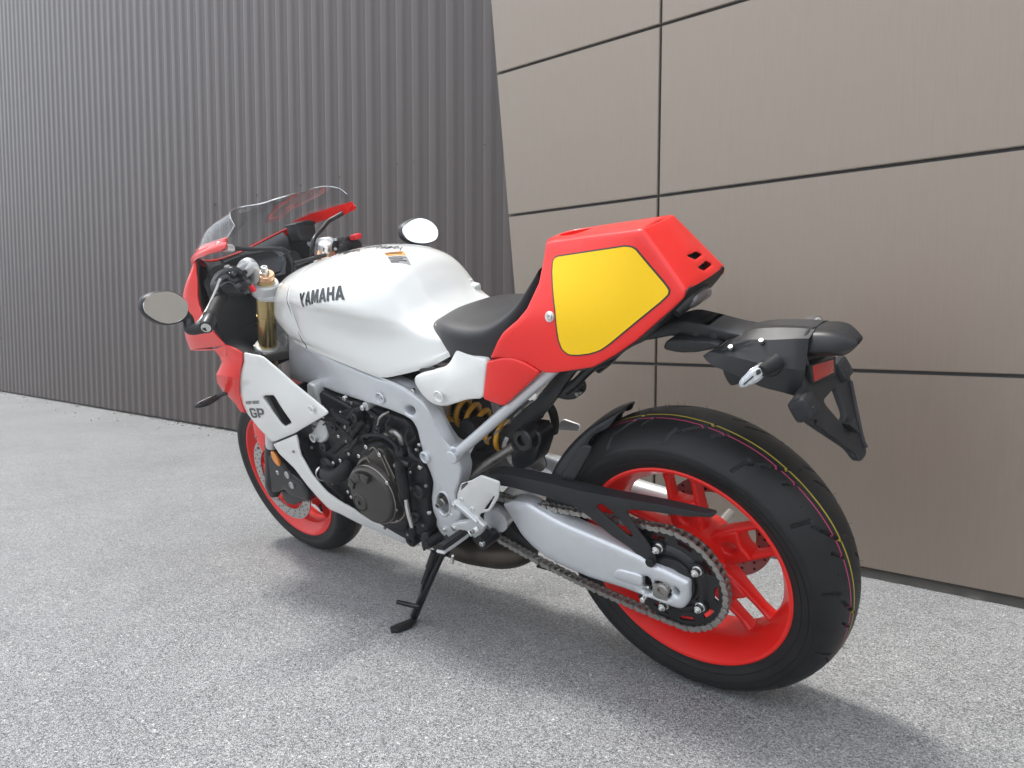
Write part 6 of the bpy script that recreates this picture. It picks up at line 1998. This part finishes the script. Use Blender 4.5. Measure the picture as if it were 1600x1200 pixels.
# instrument: dark display behind a clear hood
da = [(1.281,0.135,1.059), (1.253,0.11,1.064), (1.224,0.05,1.061), (1.223,0,1.055), (1.201,-0.03,1.015), (1.165,0.02,0.9748), (1.194,0.06,0.9732), (1.255,0.12,0.9939), (1.269,0.135,1.029)]
dash = grid('instrument_panel', [[(1.321,0.115,1.054), (1.28,0.06,1.058), (1.233,0,1.056)], [(1.324,0.11,1.024), (1.268,0.05,1.019), (1.206,-0.02,1.014)], [(1.288,0.1,0.9857), (1.245,0.05,0.9725), (1.185,0.01,0.9729)]], 'visor_smoke', bike, su=3, sv=3, th=.003)
grid('display', [[(1.309,0.11,1.046), (1.276,0.055,1.049), (1.228,0,1.046)], [(1.314,0.105,1.02), (1.264,0.048,1.014), (1.225,-0.018,1.012)], [(1.275,0.098,0.9883), (1.243,0.05,0.9762), (1.203,0.01,0.9757)]], 'black_metal', dash, su=2, sv=2, th=.012)
box('dash_core', (1.30, 0, .985), (.06, .16, .10), 'black_plastic', dash, .01, rot=(0, -.4, 0))
tube('cable', [(1.251,0.03,0.8423), (1.267,0.03,0.8024), (1.253,0.04,0.7759)], .004, 'black_rubber', bike, n=8)
tube('cable', [(1.314,0.12,0.8501), (1.311,0.09,0.8476), (1.285,0.06,0.8529)], .003, 'black_rubber', bike, n=8)
tube('cable', [(1.218,0.05,0.8914), (1.214,0.05,0.8643), (1.226,0.05,0.8254)], .004, 'black_rubber', bike, n=8)
box('steering_head', (1.245, 0, .845), (.07, .07, .19), 'silver_paint', bike, .015, rot=(0, -.44, 0))

# side fairing, red nose part and white panel
wf = panel('side_fairing', [(1.214,0.196,0.8033),(1.178,0.195,0.7981),(1.149,0.193,0.7952),(1.13,0.191,0.7893),(1.119,0.189,0.7805),(1.106,0.187,0.7689),(1.044,0.187,0.7278),(0.9716,0.19,0.6872),(0.9063,0.195,0.6549),(0.8962,0.196,0.6471),(0.8977,0.196,0.6416),(0.9124,0.196,0.635),(1.003,0.19,0.6012),(1.112,0.185,0.5595),(1.263,0.175,0.5124),(1.277,0.175,0.5119),(1.319,0.18,0.5575),(1.343,0.186,0.6054),(1.339,0.19,0.6345),(1.317,0.195,0.6751),(1.278,0.201,0.7237),(1.254,0.202,0.7487),(1.226,0.199,0.7756)], 'white_paint', bike, th=.005, r=.0025, rc=.003, step=.014,
           holes=[[(1.193,0.19,0.6686),(1.177,0.19,0.6768),(1.129,0.19,0.6804),(1.122,0.19,0.675),(1.092,0.19,0.6039),(1.098,0.19,0.5936),(1.146,0.19,0.5784),(1.159,0.19,0.5841)]], ctrl=[(1.126,0.199,0.6671), (1.043,0.199,0.6445)])
mirrored(wf)
rfp = grid('red_fairing', [
    [(1.353,0.203,0.813), (1.309,0.204,0.8238), (1.273,0.204,0.8282), (1.236,0.202,0.8185), (1.214,0.197,0.8037)],
    [(1.349,0.197,0.791), (1.321,0.199,0.7924), (1.292,0.201,0.7919), (1.256,0.201,0.7871), (1.226,0.2,0.776)],
    [(1.343,0.199,0.7721), (1.321,0.202,0.7739), (1.297,0.204,0.7715), (1.268,0.204,0.7665), (1.245,0.203,0.7553)],
    [(1.369,0.216,0.7398), (1.341,0.217,0.7394), (1.31,0.216,0.7383), (1.285,0.211,0.7334), (1.272,0.203,0.7248)],
    [(1.398,0.209,0.7112), (1.373,0.21,0.7068), (1.346,0.208,0.7013), (1.325,0.204,0.6926), (1.315,0.197,0.6781)],
    [(1.401,0.2,0.6805), (1.385,0.199,0.6727), (1.365,0.198,0.6652), (1.351,0.194,0.652), (1.339,0.19,0.6345)],
    [(1.387,0.191,0.6515), (1.377,0.191,0.6427), (1.367,0.19,0.6326), (1.356,0.188,0.6199), (1.345,0.186,0.6053)]], 'red_paint', bike, su=1, sv=3, th=.004, sharp=16)
mirrored(rfp)
panel('fairing_tab', [(1.292,0.207,0.8252),(1.268,0.207,0.8217),(1.293,0.207,0.7962),(1.308,0.207,0.7958)], 'red_paint', rfp, th=.003, r=.001, rc=.002)
bolt((1.314,0.205,0.8086), .004, rfp, 'alloy_plate')
lathe('fairing_bolt_cup', [(.0, .0125), (.0015, .011), (-.001, .010), (-.003, 0)], (0.9601,0.1985,0.6506), (0, 1, 0), 'white_paint', wf, 24)
bolt((0.9575,0.2,0.6514), .006, wf, 'alloy_plate')
grid('vent_wall', [[(1.191,0.191,0.6692), (1.165,0.187,0.5822), (1.153,0.186,0.5758), (1.1,0.188,0.5945)], [(1.22,0.165,0.6562), (1.201,0.16,0.5746), (1.191,0.16,0.5673), (1.142,0.165,0.5822)]], 'white_paint', wf, su=2, sv=2, th=.001)
flat_print('model_lettering', word_polys('XSR 900', .12, .12), [(1.316,0.195,0.6374), (1.226,0.195,0.6482), (1.221,0.195,0.6587), (1.31,0.195,0.6486)], [wf], 'black_decal', wf, step=.006, lift=.0012)
flat_print('model_lettering', word_polys('GP', .12, .05), [(1.32,0.19,0.5907), (1.236,0.19,0.6005), (1.22,0.19,0.633), (1.312,0.19,0.6251)], [wf], 'black_decal', wf, step=.006, lift=.0012)
# belly fairing
bf = panel('belly_fairing', [(1.284,0.17,0.4992),(1.199,0.175,0.5265),(1.117,0.18,0.5527),(1.119,0.18,0.5315),(1.127,0.18,0.5084),(1.133,0.178,0.4823),(1.125,0.176,0.4535),(1.115,0.174,0.4189),(1.076,0.17,0.3697),(1.024,0.163,0.3382),(0.9899,0.156,0.3217),(0.9697,0.148,0.2981),(0.9287,0.134,0.273),(0.8997,0.13,0.2722),(0.8592,0.11,0.2387),(0.8363,0.098,0.2074),(0.8245,0.09,0.1978),(0.8528,0.095,0.1947),(0.8872,0.105,0.2048),(0.9553,0.125,0.2372),(1.022,0.142,0.2668),(1.075,0.152,0.2891),(1.116,0.156,0.2979),(1.129,0.157,0.308),(1.159,0.159,0.3384),(1.188,0.16,0.3688),(1.222,0.163,0.4223),(1.276,0.166,0.4661)], 'white_paint', bike, th=.005, r=.0025, rc=.003, step=.014)
mirrored(bf)
rowsB = []
for a in ((1.28,0.164,0.4646), (1.226,0.161,0.4207), (1.192,0.158,0.3671), (1.133,0.155,0.3062), (1.025,0.14,0.265), (0.9586,0.123,0.2354), (0.8897,0.103,0.2041)):
    rowsB.append(sym([a, (a[0] + .005, a[1] * .55, a[2] - .035), (a[0] + .01, 0, a[2] - .045)]))
grid('belly_pan', rowsB[3:], 'white_paint', bf, su=3, sv=3, th=.003)
lathe('fairing_screw', [(-.002, 0), (-.002, .005), (.001, .0045), (.001, .002), (0, .002), (0, 0)], (1.161,0.181,0.4947), (0, 1, 0), 'dull_steel', bf, 16)
panel('fairing_inner', [(1.264,0.15,0.7474),(1.144,0.15,0.7091),(1.036,0.15,0.6462),(0.9939,0.15,0.6113),(1.061,0.15,0.5589),(1.157,0.15,0.5129),(1.158,0.15,0.4506),(1.113,0.15,0.3813),(1.022,0.15,0.3458),(1.084,0.15,0.3459),(1.189,0.15,0.3934),(1.243,0.15,0.4504),(1.296,0.15,0.4977),(1.344,0.15,0.5402),(1.367,0.15,0.5981),(1.334,0.15,0.6839)], 'inner_liner', bike, th=.004, r=0, rc=.01, mirror=False)
# front indicator
fi = tube('indicator', [(1.381,0.19,0.6733), (1.395,0.215,0.6727), (1.405,0.228,0.6694), (1.406,0.262,0.6675), (1.402,0.29,0.6698), (1.399,0.296,0.6705)], [.0095, .0085, .0130, .0165, .0120, .004], 'black_plastic', bike, n=18, sm=4, flat=.7)
tube('indicator_highlight', [(1.383,0.235,0.682), (1.391,0.265,0.68), (1.396,0.288,0.6775)], .0022, 'black_metal', fi, n=8)

# ---- pale stones and grit along the foot of the corrugated wall
bm = bmesh.new()
for i in range(260):
    rr_ = random.Random(i + 900)
    t = rr_.uniform(1.6, 11)
    dd = DC - .03 - abs(rr_.gauss(0, .045)) if i % 3 else DC - rr_.uniform(.02, .5)
    s = rr_.uniform(.003, .011)
    p = W(t, dd, s * .3)
    res = bmesh.ops.create_icosphere(bm, subdivisions=1, radius=s)
    bmesh.ops.transform(bm, matrix=Matrix.LocRotScale(p, __import__('mathutils').Euler((rr_.uniform(0, 3), rr_.uniform(0, 3), rr_.uniform(0, 3))), Vector((1.5, 1, .6))), verts=res['verts'])
gr = link('gravel', bm, 'stone_pale')
gr['kind'] = 'stuff'
gr['label'] = 'pale grit and small stones scattered along the foot of the wall'
